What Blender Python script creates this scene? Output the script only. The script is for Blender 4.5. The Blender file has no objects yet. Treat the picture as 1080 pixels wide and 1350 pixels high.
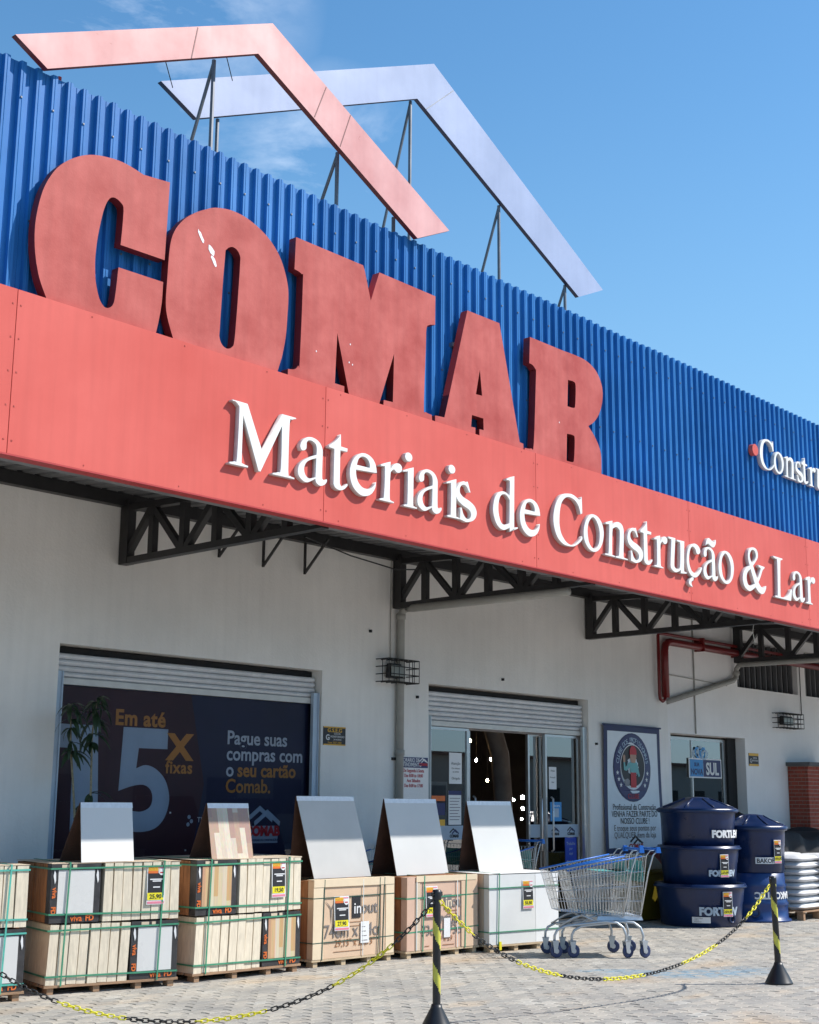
import bpy, bmesh, math, random
from mathutils import Vector, Matrix
random.seed(7)
R = math.radians
C = bpy.context.scene.collection
SC = bpy.context.scene

# ---------------------------------------------------------------- camera, light, exposure
CAM_AXES = ((0.6688427, -0.1593443, -0.7261259), (-0.7433643, -0.1332604, -0.6554778), (0.0076828, 0.9781876, -0.2075811))
CAM_POS = Vector((0.0, 0.0, 1.45))
cd = bpy.data.cameras.new('camera'); cam = bpy.data.objects.new('camera', cd); C.objects.link(cam)
mw = Matrix(CAM_AXES).to_4x4(); mw.translation = CAM_POS; cam.matrix_world = mw
cd.sensor_fit = 'HORIZONTAL'; cd.sensor_width = 36.0; cd.lens = 1800.0 / 1080.0 * 36.0
cd.clip_start = 0.1; cd.clip_end = 1500.0
SC.camera = cam

SUN = Vector((1.1, -1.0, 1.52)).normalized()
sd = bpy.data.lights.new('sun', 'SUN'); so = bpy.data.objects.new('sun', sd); C.objects.link(so)
sd.energy = 4.0; sd.angle = R(0.5); sd.color = (1.0, 0.955, 0.89)
so.rotation_euler = SUN.to_track_quat('Z', 'Y').to_euler(); so.location = (6, -10, 14)

world = bpy.data.worlds.new('World'); SC.world = world; world.use_nodes = True
wt = world.node_tree; wt.nodes.clear()
def wn(t, **k):
    n = wt.nodes.new(t)
    for a, b in k.items(): setattr(n, a, b)
    return n
wout = wn('ShaderNodeOutputWorld'); wbg = wn('ShaderNodeBackground'); wbg.inputs['Strength'].default_value = 0.135
sky = wn('ShaderNodeTexSky', sky_type='NISHITA', sun_disc=False)
sky.sun_elevation = math.asin(SUN.z); sky.sun_rotation = math.atan2(SUN.x, SUN.y)
sky.air_density = 1.0; sky.dust_density = 0.2; sky.ozone_density = 2.2; sky.altitude = 200
wtc = wn('ShaderNodeTexCoord'); wmap = wn('ShaderNodeMapping'); wmap.inputs['Scale'].default_value = (1.0, 1.0, 2.2)
wnz = wn('ShaderNodeTexNoise'); wnz.inputs['Scale'].default_value = 4.2; wnz.inputs['Detail'].default_value = 9; wnz.inputs['Roughness'].default_value = 0.62; wnz.inputs['Distortion'].default_value = 0.35
wr = wn('ShaderNodeValToRGB'); wr.color_ramp.elements[0].position = 0.50; wr.color_ramp.elements[1].position = 0.80; wr.color_ramp.elements[1].color = (0.62, 0.62, 0.62, 1)
wt.links.new(wtc.outputs['Generated'], wmap.inputs[0]); wt.links.new(wmap.outputs[0], wnz.inputs['Vector']); wt.links.new(wnz.outputs['Fac'], wr.inputs[0])
prev = None                                    # two thin clouds ahead, two unseen banks behind camera, widened to brighten the wall
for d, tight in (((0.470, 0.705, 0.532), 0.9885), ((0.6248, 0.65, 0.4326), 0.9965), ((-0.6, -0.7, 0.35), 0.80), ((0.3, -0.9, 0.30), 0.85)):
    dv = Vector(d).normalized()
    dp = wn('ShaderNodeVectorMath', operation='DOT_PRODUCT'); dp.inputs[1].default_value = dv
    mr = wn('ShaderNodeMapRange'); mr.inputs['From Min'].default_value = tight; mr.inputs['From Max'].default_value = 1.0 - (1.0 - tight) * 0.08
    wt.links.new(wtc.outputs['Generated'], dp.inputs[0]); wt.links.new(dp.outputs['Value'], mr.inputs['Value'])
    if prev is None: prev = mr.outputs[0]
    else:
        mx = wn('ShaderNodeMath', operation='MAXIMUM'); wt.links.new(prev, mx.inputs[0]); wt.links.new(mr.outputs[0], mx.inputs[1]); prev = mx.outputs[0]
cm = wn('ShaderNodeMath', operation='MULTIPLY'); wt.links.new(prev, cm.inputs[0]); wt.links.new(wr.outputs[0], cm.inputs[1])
hs = wn('ShaderNodeHueSaturation'); hs.inputs['Saturation'].default_value = 1.2; hs.inputs['Hue'].default_value = 0.492; hs.inputs['Value'].default_value = 1.0
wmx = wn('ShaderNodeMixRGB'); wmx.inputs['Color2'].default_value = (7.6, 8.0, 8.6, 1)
# pale summer haze towards the horizon, all round
sep = wn('ShaderNodeSeparateXYZ'); wt.links.new(wtc.outputs['Generated'], sep.inputs[0])
hz = wn('ShaderNodeMapRange', interpolation_type='SMOOTHSTEP'); hz.inputs['From Min'].default_value = 0.55; hz.inputs['From Max'].default_value = -0.05; hz.inputs['To Max'].default_value = 0.9
wt.links.new(sep.outputs['Z'], hz.inputs['Value'])
hmx = wn('ShaderNodeMixRGB'); hmx.inputs['Color2'].default_value = (1.62, 3.0, 4.15, 1)
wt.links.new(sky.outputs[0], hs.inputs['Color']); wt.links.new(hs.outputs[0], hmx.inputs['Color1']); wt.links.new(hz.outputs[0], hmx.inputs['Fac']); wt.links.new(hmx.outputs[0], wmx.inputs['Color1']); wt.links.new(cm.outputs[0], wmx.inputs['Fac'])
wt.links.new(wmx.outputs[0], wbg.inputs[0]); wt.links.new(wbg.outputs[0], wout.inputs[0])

SC.view_settings.view_transform = 'Standard'; SC.view_settings.look = 'None'
SC.view_settings.exposure = 0.58; SC.view_settings.gamma = 1.0; SC.view_settings.use_curve_mapping = False
SC.cycles.max_bounces = 8; SC.cycles.transparent_max_bounces = 12

# ---------------------------------------------------------------- materials
def nt(m): return m.node_tree.nodes, m.node_tree.links
def mat(name, col, rough=0.6, metal=0.0, var=0.12, vs=4.0, bump=0.0, bs=60.0, spec=0.5, col2=None, streak=0.0, coat=0.0, emit=None, stretch=(1, 1, 1), detail=6):
    """principled material whose colour drifts between two tones of the same thing (grain, wear)"""
    m = bpy.data.materials.new(name); m.use_nodes = True; N, L = nt(m)
    p = N['Principled BSDF']; p.inputs['Roughness'].default_value = rough; p.inputs['Metallic'].default_value = metal
    p.inputs['Specular IOR Level'].default_value = spec
    if coat: p.inputs['Coat Weight'].default_value = coat; p.inputs['Coat Roughness'].default_value = 0.15
    c = Vector(col[:3]); a = c * (1 - var); b = Vector(col2) if col2 else c * (1 + var)
    tc = N.new('ShaderNodeTexCoord'); oi = N.new('ShaderNodeObjectInfo'); add = N.new('ShaderNodeVectorMath'); add.operation = 'ADD'
    sc = N.new('ShaderNodeVectorMath'); sc.operation = 'SCALE'; sc.inputs[0].default_value = (37, 91, 53); L.new(oi.outputs['Random'], sc.inputs['Scale'])
    L.new(tc.outputs['Object'], add.inputs[0]); L.new(sc.outputs[0], add.inputs[1])
    mp = N.new('ShaderNodeMapping'); mp.inputs['Scale'].default_value = stretch; L.new(add.outputs[0], mp.inputs[0])
    nz = N.new('ShaderNodeTexNoise'); nz.inputs['Scale'].default_value = vs; nz.inputs['Detail'].default_value = detail; nz.inputs['Roughness'].default_value = 0.6
    L.new(mp.outputs[0], nz.inputs['Vector'])
    rp = N.new('ShaderNodeMapRange'); rp.inputs['From Min'].default_value = 0.32; rp.inputs['From Max'].default_value = 0.68; L.new(nz.outputs['Fac'], rp.inputs['Value'])
    mx = N.new('ShaderNodeMixRGB'); mx.inputs['Color1'].default_value = (*a, 1); mx.inputs['Color2'].default_value = (*b, 1); L.new(rp.outputs[0], mx.inputs['Fac'])
    out = mx.outputs[0]
    if streak:                                  # rain streaks: noise stretched along z
        mp2 = N.new('ShaderNodeMapping'); mp2.inputs['Scale'].default_value = (9, 9, 0.6); L.new(add.outputs[0], mp2.inputs[0])
        n2 = N.new('ShaderNodeTexNoise'); n2.inputs['Scale'].default_value = 1.6; n2.inputs['Detail'].default_value = 6; L.new(mp2.outputs[0], n2.inputs['Vector'])
        r2 = N.new('ShaderNodeMapRange'); r2.inputs['From Min'].default_value = 0.42; r2.inputs['From Max'].default_value = 0.75; r2.inputs['To Max'].default_value = streak; L.new(n2.outputs['Fac'], r2.inputs['Value'])
        m2 = N.new('ShaderNodeMixRGB'); m2.inputs['Color2'].default_value = (*(c * 0.45), 1); L.new(r2.outputs[0], m2.inputs['Fac']); L.new(out, m2.inputs['Color1']); out = m2.outputs[0]
    L.new(out, p.inputs['Base Color'])
    rr = N.new('ShaderNodeMapRange'); rr.inputs['To Min'].default_value = max(0.02, rough - 0.08); rr.inputs['To Max'].default_value = min(1, rough + 0.08); L.new(nz.outputs['Fac'], rr.inputs['Value']); L.new(rr.outputs[0], p.inputs['Roughness'])
    if bump:
        nb = N.new('ShaderNodeTexNoise'); nb.inputs['Scale'].default_value = bs; nb.inputs['Detail'].default_value = 4; L.new(mp.outputs[0], nb.inputs['Vector'])
        bp = N.new('ShaderNodeBump'); bp.inputs['Strength'].default_value = bump; bp.inputs['Distance'].default_value = 0.01; L.new(nb.outputs['Fac'], bp.inputs['Height']); L.new(bp.outputs[0], p.inputs['Normal'])
    if emit:
        p.inputs['Emission Color'].default_value = (*col[:3], 1); p.inputs['Emission Strength'].default_value = emit
    return m

MT = {}
def defm(key, *a, **k): MT[key] = mat(key, *a, **k)
defm('wall_paint', (0.83, 0.805, 0.765), 0.85, var=0.085, vs=0.7, bump=0.3, bs=45, streak=0.09)
defm('wall_step_paint', (0.84, 0.82, 0.80), 0.85, var=0.07, vs=0.9, bump=0.25, bs=45, streak=0.04)
defm('concrete_grey', (0.30, 0.30, 0.30), 0.9, var=0.12, vs=3, bump=0.3)
defm('fascia_red', (0.64, 0.112, 0.09), 0.5, var=0.07, vs=0.7, bump=0.03, bs=3, col2=(0.69, 0.142, 0.118), streak=0.12, spec=0.12)
defm('fascia_edge', (0.42, 0.03, 0.03), 0.5, var=0.1)
defm('letter_red', (0.46, 0.072, 0.058), 0.50, var=0.12, vs=3.0, bump=0.08, bs=70, col2=(0.55, 0.125, 0.105), streak=0.2, detail=8, spec=0.2)
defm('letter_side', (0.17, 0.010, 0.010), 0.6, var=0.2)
defm('paint_chip', (0.8, 0.8, 0.82), 0.6)
defm('cladding_blue', (0.022, 0.16, 0.44), 0.38, var=0.14, vs=1.3, bump=0.04, bs=8, streak=0.10, spec=0.25)
defm('cladding_blue_pale', (0.030, 0.185, 0.48), 0.40, var=0.12, vs=1.3, bump=0.04, bs=8, streak=0.12, spec=0.25)
defm('white_letter', (0.78, 0.77, 0.74), 0.5, var=0.05, vs=8, bump=0.05)
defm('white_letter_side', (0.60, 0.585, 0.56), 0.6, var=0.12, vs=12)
defm('gable_red', (0.68, 0.29, 0.26), 0.30, var=0.10, vs=1.5, col2=(0.76, 0.40, 0.37), streak=0.16, spec=0.6)
defm('gable_lilac', (0.36, 0.41, 0.57), 0.30, var=0.08, vs=1.5, streak=0.10, spec=0.6)
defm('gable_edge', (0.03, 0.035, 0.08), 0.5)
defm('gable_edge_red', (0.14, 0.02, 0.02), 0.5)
defm('strut_steel', (0.16, 0.17, 0.19), 0.5, metal=0.6, var=0.2)
defm('strut_red', (0.45, 0.05, 0.05), 0.5)
defm('truss_black', (0.022, 0.021, 0.022), 0.45, var=0.25, vs=9)
defm('soffit_grey', (0.16, 0.16, 0.165), 0.55, var=0.2, vs=2)
defm('pvc_pipe', (0.33, 0.32, 0.29), 0.45, var=0.1, vs=6)
defm('pipe_red', (0.16, 0.008, 0.008), 0.35, var=0.15)
defm('wire_dark', (0.03, 0.03, 0.03), 0.5, metal=0.5)
defm('shutter_grey', (0.72, 0.73, 0.75), 0.45, metal=0.1, var=0.08, vs=6, streak=0.12)
defm('shutter_bar', (0.62, 0.61, 0.58), 0.45, metal=0.2, var=0.08, vs=6)
defm('rail_blue_grey', (0.45, 0.54, 0.64), 0.4, metal=0.2, var=0.06)
defm('aluminium', (0.55, 0.56, 0.57), 0.3, metal=0.8, var=0.06)
defm('dark_gap', (0.012, 0.012, 0.013), 0.8)
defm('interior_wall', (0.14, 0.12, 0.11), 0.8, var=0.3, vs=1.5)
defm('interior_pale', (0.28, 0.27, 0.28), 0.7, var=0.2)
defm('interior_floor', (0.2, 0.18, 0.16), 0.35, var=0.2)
defm('poster_maroon', (0.040, 0.006, 0.016), 0.5, var=0.15, vs=1.2)
defm('poster_navy', (0.008, 0.012, 0.055), 0.5, var=0.2, vs=1.0)
defm('poster_pale_blue', (0.34, 0.43, 0.53), 0.3, var=0.05)
defm('poster_text', (0.55, 0.60, 0.66), 0.3, var=0.03)
defm('poster_orange', (0.50, 0.22, 0.045), 0.3, var=0.08)
defm('print_white', (0.76, 0.76, 0.76), 0.5, var=0.03)
defm('print_black', (0.022, 0.022, 0.026), 0.5, var=0.1)
defm('print_navy', (0.012, 0.018, 0.11), 0.4, var=0.1)
defm('print_red', (0.48, 0.02, 0.03), 0.5, var=0.08)
defm('print_orange', (0.72, 0.16, 0.03), 0.5, var=0.1)
defm('print_gold', (0.75, 0.42, 0.04), 0.5, var=0.1)
defm('print_pink', (0.72, 0.22, 0.30), 0.5, var=0.1)
defm('print_yellow', (0.80, 0.70, 0.02), 0.5, var=0.06)
defm('print_teal', (0.16, 0.42, 0.42), 0.5, var=0.1)
defm('print_blue', (0.03, 0.26, 0.60), 0.4, var=0.08)
defm('print_royal', (0.02, 0.06, 0.42), 0.4, var=0.1)
defm('print_skin', (0.45, 0.26, 0.18), 0.5, var=0.1)
defm('print_grey', (0.20, 0.18, 0.17), 0.5, var=0.1)
defm('banner_cloth', (0.72, 0.77, 0.80), 0.55, var=0.06, vs=3)
defm('banner_navy', (0.012, 0.02, 0.09), 0.5, var=0.2)
defm('carton_beige', (0.62, 0.50, 0.37), 0.85, var=0.07, vs=5, bump=0.15, bs=70)
defm('carton_kraft', (0.66, 0.47, 0.32), 0.85, var=0.06, vs=4, bump=0.12, bs=60)
defm('carton_kraft_pink', (0.64, 0.43, 0.32), 0.85, var=0.07, vs=4, bump=0.12, bs=60)
defm('carton_brown', (0.30, 0.13, 0.055), 0.85, var=0.3, vs=9, stretch=(3, 3, 0.5))
defm('carton_edge_print', (0.72, 0.63, 0.49), 0.9, var=0.13, vs=40, bump=0.12, bs=120, stretch=(1.5, 1.5, 0.22))
defm('edge_board', (0.74, 0.60, 0.42), 0.85, var=0.05, vs=5)
defm('carton_white', (0.70, 0.70, 0.68), 0.7, var=0.04, vs=4, bump=0.05)
defm('carton_white_bright', (0.80, 0.80, 0.79), 0.7, var=0.03, vs=4)
defm('tile_white', (0.68, 0.67, 0.65), 0.28, var=0.03, vs=2)
defm('tile_grey', (0.50, 0.495, 0.48), 0.4, var=0.05, vs=3)
defm('tile_pale', (0.60, 0.60, 0.585), 0.4, var=0.03, vs=2)
defm('tape_clear', (0.74, 0.77, 0.82), 0.12, var=0.08, vs=30)
defm('black_pack', (0.045, 0.043, 0.045), 0.4, var=0.3, vs=14)
defm('strap_green', (0.06, 0.27, 0.16), 0.4, var=0.15, vs=12)
defm('strap_teal', (0.10, 0.44, 0.36), 0.4, var=0.12, vs=12)
defm('strap_dark', (0.03, 0.09, 0.07), 0.4, var=0.12, vs=12)
defm('strap_white', (0.75, 0.78, 0.76), 0.4, var=0.06, vs=12)
defm('pallet_wood', (0.36, 0.22, 0.13), 0.9, var=0.25, vs=7, bump=0.3, bs=80, stretch=(1, 6, 6))
defm('pallet_pine', (0.55, 0.42, 0.27), 0.9, var=0.15, vs=7, bump=0.3, bs=80, stretch=(1, 6, 6))
defm('board_back', (0.085, 0.04, 0.025), 0.9, var=0.2, vs=6, bump=0.3)
defm('tank_blue', (0.006, 0.022, 0.085), 0.30, var=0.15, vs=3, spec=0.5, bump=0.02, bs=10)
defm('tank_blue_mid', (0.012, 0.045, 0.17), 0.32, var=0.15, vs=3, spec=0.5, bump=0.02, bs=10)
defm('tank_print', (0.42, 0.50, 0.58), 0.5, var=0.1)
defm('cart_wire', (0.62, 0.64, 0.66), 0.28, metal=0.75, var=0.05)
defm('cart_frame', (0.50, 0.53, 0.56), 0.35, metal=0.55, var=0.08)
defm('cart_blue', (0.02, 0.16, 0.58), 0.35, var=0.08)
defm('cart_wheel', (0.03, 0.045, 0.12), 0.5, var=0.15)
defm('cart_seat_teal', (0.12, 0.42, 0.40), 0.4, var=0.1)
defm('post_black', (0.016, 0.016, 0.018), 0.4, var=0.2)
defm('post_yellow', (0.58, 0.55, 0.08), 0.5, var=0.15, vs=20)
defm('chain_yellow', (0.80, 0.72, 0.03), 0.4, var=0.08, vs=20)
defm('chain_black', (0.02, 0.02, 0.02), 0.4, var=0.1, vs=20)
defm('bag_white', (0.68, 0.68, 0.69), 0.62, var=0.08, vs=6, bump=0.35, bs=22)
defm('tarp_black', (0.012, 0.012, 0.015), 0.75, var=0.3, vs=3, bump=0.5, bs=9)
defm('brick_red', (0.30, 0.055, 0.03), 0.85, var=0.25, vs=9, bump=0.3)
defm('brick_mortar', (0.34, 0.24, 0.2), 0.95, var=0.12)
defm('slab_dark', (0.10, 0.10, 0.10), 0.8)
defm('bin_yellow', (0.13, 0.10, 0.006), 0.4, var=0.1)
defm('bin_red', (0.18, 0.01, 0.01), 0.4, var=0.1)
defm('leaf_green', (0.022, 0.045, 0.018), 0.45, var=0.35, vs=12)
defm('plant_stem', (0.26, 0.23, 0.15), 0.7, var=0.3, vs=16, stretch=(1, 1, 4))
defm('pot_dark', (0.02, 0.02, 0.02), 0.6)
defm('asphalt', (0.09, 0.09, 0.09), 0.9, var=0.15, vs=2, bump=0.3)
defm('far_wall', (0.30, 0.28, 0.25), 0.9, var=0.1, vs=0.5)
defm('far_roof', (0.14, 0.08, 0.06), 0.9, var=0.15, vs=2)
defm('tree_leaf', (0.035, 0.07, 0.02), 0.7, var=0.4, vs=3)
defm('tree_bark', (0.09, 0.07, 0.05), 0.9, var=0.2)
defm('pole_concrete', (0.30, 0.29, 0.27), 0.9, var=0.1)
defm('lamp_warm', (1.0, 0.62, 0.28), 0.5, var=0.0, emit=200)
defm('lamp_white', (1.0, 0.96, 0.9), 0.5, var=0.0, emit=200)
defm('lamp_glass', (0.30, 0.31, 0.28), 0.2, var=0.1)
M_ = MT

def wood_mat(name, cols, w, h, rough=0.35):
    """strip-wood print of a tile: strips of a few tones, joints staggered"""
    m = bpy.data.materials.new(name); m.use_nodes = True; N, L = nt(m); p = N['Principled BSDF']; p.inputs['Roughness'].default_value = rough
    tc = N.new('ShaderNodeTexCoord'); sp = N.new('ShaderNodeSeparateXYZ'); L.new(tc.outputs['Object'], sp.inputs[0])
    def mth(op, a, b=None):
        n = N.new('ShaderNodeMath'); n.operation = op
        for i, v in enumerate((a, b)):
            if v is None: continue
            if isinstance(v, (int, float)): n.inputs[i].default_value = v
            else: L.new(v, n.inputs[i])
        return n.outputs[0]
    ix = mth('FLOOR', mth('DIVIDE', sp.outputs['X'], w))
    off = mth('FRACT', mth('MULTIPLY', ix, 0.377)); iz = mth('FLOOR', mth('ADD', mth('DIVIDE', sp.outputs['Z'], h), off))
    cb = N.new('ShaderNodeCombineXYZ'); L.new(ix, cb.inputs[0]); L.new(iz, cb.inputs[1]); wn_ = N.new('ShaderNodeTexWhiteNoise'); L.new(cb.outputs[0], wn_.inputs['Vector'])
    cr = N.new('ShaderNodeValToRGB'); cr.color_ramp.interpolation = 'CONSTANT'
    els = cr.color_ramp.elements
    while len(els) < len(cols): els.new(0.5)
    for i, c in enumerate(cols): els[i].position = i / len(cols); els[i].color = (*c, 1)
    L.new(wn_.outputs['Value'], cr.inputs[0])
    mp = N.new('ShaderNodeMapping'); mp.inputs['Scale'].default_value = (60, 60, 3); L.new(tc.outputs['Object'], mp.inputs[0])
    nz = N.new('ShaderNodeTexNoise'); nz.inputs['Scale'].default_value = 1.5; nz.inputs['Detail'].default_value = 5; L.new(mp.outputs[0], nz.inputs['Vector'])
    mx = N.new('ShaderNodeMixRGB'); mx.blend_type = 'MULTIPLY'; mx.inputs['Fac'].default_value = 0.45; L.new(cr.outputs[0], mx.inputs['Color1']); L.new(nz.outputs['Color'], mx.inputs['Color2'])
    bc = N.new('ShaderNodeBrightContrast'); bc.inputs['Bright'].default_value = 0.04; L.new(mx.outputs[0], bc.inputs[0]); L.new(bc.outputs[0], p.inputs['Base Color'])
    MT[name] = m
WC = [(0.72, 0.58, 0.38), (0.66, 0.40, 0.17), (0.76, 0.64, 0.46), (0.60, 0.34, 0.18), (0.74, 0.60, 0.36), (0.70, 0.44, 0.22)]
wood_mat('wood_print', WC, 0.045, 0.30)
wood_mat('wood_panel_print', [(0.62, 0.52, 0.40), (0.42, 0.24, 0.18), (0.70, 0.60, 0.46), (0.48, 0.30, 0.20), (0.66, 0.54, 0.40)], 0.058, 0.34)

def glass_mat(name, tint, refl=1.0, base=0.08, gain=1.8):
    m = bpy.data.materials.new(name); m.use_nodes = True; N, L = nt(m); N.clear()
    o = N.new('ShaderNodeOutputMaterial'); t = N.new('ShaderNodeBsdfTransparent'); t.inputs[0].default_value = (*tint, 1)
    g = N.new('ShaderNodeBsdfGlossy'); g.inputs['Roughness'].default_value = 0.01; g.inputs[0].default_value = (refl, refl, refl, 1)
    f = N.new('ShaderNodeFresnel'); f.inputs['IOR'].default_value = 1.5
    a = N.new('ShaderNodeMath'); a.operation = 'MULTIPLY_ADD'; a.inputs[1].default_value = gain; a.inputs[2].default_value = base; a.use_clamp = True
    x = N.new('ShaderNodeMixShader'); L.new(f.outputs[0], a.inputs[0]); L.new(a.outputs[0], x.inputs[0]); L.new(t.outputs[0], x.inputs[1]); L.new(g.outputs[0], x.inputs[2]); L.new(x.outputs[0], o.inputs[0])
    MT[name] = m
glass_mat('door_glass', (0.5, 0.53, 0.53), 1.0, 0.12, 2.2)
glass_mat('window_film', (0.92, 0.92, 0.94), 1.0, 0.0, 0.9)

def paver_mat():
    m = bpy.data.materials.new('paver_concrete'); m.use_nodes = True; N, L = nt(m); p = N['Principled BSDF']; p.inputs['Roughness'].default_value = 0.88
    geo = N.new('ShaderNodeNewGeometry'); oi = N.new('ShaderNodeObjectInfo')
    ad = N.new('ShaderNodeMath'); ad.operation = 'ADD'; L.new(geo.outputs['Random Per Island'], ad.inputs[0]); L.new(oi.outputs['Random'], ad.inputs[1])
    fr = N.new('ShaderNodeMath'); fr.operation = 'FRACT'; L.new(ad.outputs[0], fr.inputs[0])
    cr = N.new('ShaderNodeValToRGB'); e = cr.color_ramp.elements; e[0].color = (0.32, 0.305, 0.275, 1); e[1].color = (0.45, 0.43, 0.385, 1); x = e.new(0.9); x.color = (0.44, 0.40, 0.34, 1)
    L.new(fr.outputs[0], cr.inputs[0])
    def noise(scale, detail, lo, hi, to=1.0, st=(1, 1, 1)):
        mp = N.new('ShaderNodeMapping'); mp.inputs['Scale'].default_value = st; L.new(geo.outputs['Position'], mp.inputs[0])
        n = N.new('ShaderNodeTexNoise'); n.inputs['Scale'].default_value = scale; n.inputs['Detail'].default_value = detail; L.new(mp.outputs[0], n.inputs['Vector'])
        r = N.new('ShaderNodeMapRange'); r.inputs['From Min'].default_value = lo; r.inputs['From Max'].default_value = hi; r.inputs['To Max'].default_value = to; L.new(n.outputs['Fac'], r.inputs['Value']); return r.outputs[0]
    def mix(c1, c2, fac, bt='MIX'):
        q = N.new('ShaderNodeMixRGB'); q.blend_type = bt; L.new(c1, q.inputs['Color1'])
        q.inputs['Color2'].default_value = (*c2, 1); L.new(fac, q.inputs['Fac']); return q.outputs[0]
    c = mix(cr.outputs[0], (0.50, 0.36, 0.22), noise(0.9, 3, 0.56, 0.70, 0.55, (0.7, 1.6, 1)))      # sandy orange stains
    c = mix(c, (0.17, 0.16, 0.155), noise(14, 6, 0.52, 0.75, 0.6))                            # dirt specks
    c = mix(c, (0.22, 0.21, 0.20), noise(1.7, 6, 0.47, 0.72, 0.62))
    # worn blue paint on the ground: three elongated patches
    for px, py, rx, ry, rz, amt in ((10.9, 6.55, 0.85, 0.36, 0.0, 0.75), (10.6, 7.15, 0.36, 0.14, 0.0, 0.9), (11.5, 6.35, 0.5, 0.3, 0, 0.5)):
        s = N.new('ShaderNodeVectorMath'); s.operation = 'SUBTRACT'; s.inputs[1].default_value = (px, py, 0); L.new(geo.outputs['Position'], s.inputs[0])
        rt = N.new('ShaderNodeVectorRotate'); rt.inputs['Angle'].default_value = 0.70; rt.rotation_type = 'Z_AXIS'; L.new(s.outputs[0], rt.inputs['Vector'])
        d = N.new('ShaderNodeVectorMath'); d.operation = 'DIVIDE'; d.inputs[1].default_value = (rx, ry, 1); L.new(rt.outputs[0], d.inputs[0])
        ln = N.new('ShaderNodeVectorMath'); ln.operation = 'LENGTH'; L.new(d.outputs[0], ln.inputs[0])
        r = N.new('ShaderNodeMapRange'); r.inputs['From Min'].default_value = 1.05; r.inputs['From Max'].default_value = 0.5; r.inputs['To Max'].default_value = amt; L.new(ln.outputs['Value'], r.inputs['Value'])
        mu = N.new('ShaderNodeMath'); mu.operation = 'MULTIPLY'; L.new(r.outputs[0], mu.inputs[0]); L.new(noise(9, 4, 0.36, 0.56), mu.inputs[1])
        c = mix(c, (0.15, 0.27, 0.36), mu.outputs[0])
    L.new(c, p.inputs['Base Color'])
    nb = N.new('ShaderNodeTexNoise'); nb.inputs['Scale'].default_value = 90; L.new(geo.outputs['Position'], nb.inputs['Vector'])
    bp = N.new('ShaderNodeBump'); bp.inputs['Strength'].default_value = 0.4; bp.inputs['Distance'].default_value = 0.006; L.new(nb.outputs['Fac'], bp.inputs['Height']); L.new(bp.outputs[0], p.inputs['Normal'])
    MT['paver'] = m
paver_mat()
defm('joint_dirt', (0.085, 0.08, 0.07), 0.95, var=0.3, vs=6)

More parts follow.
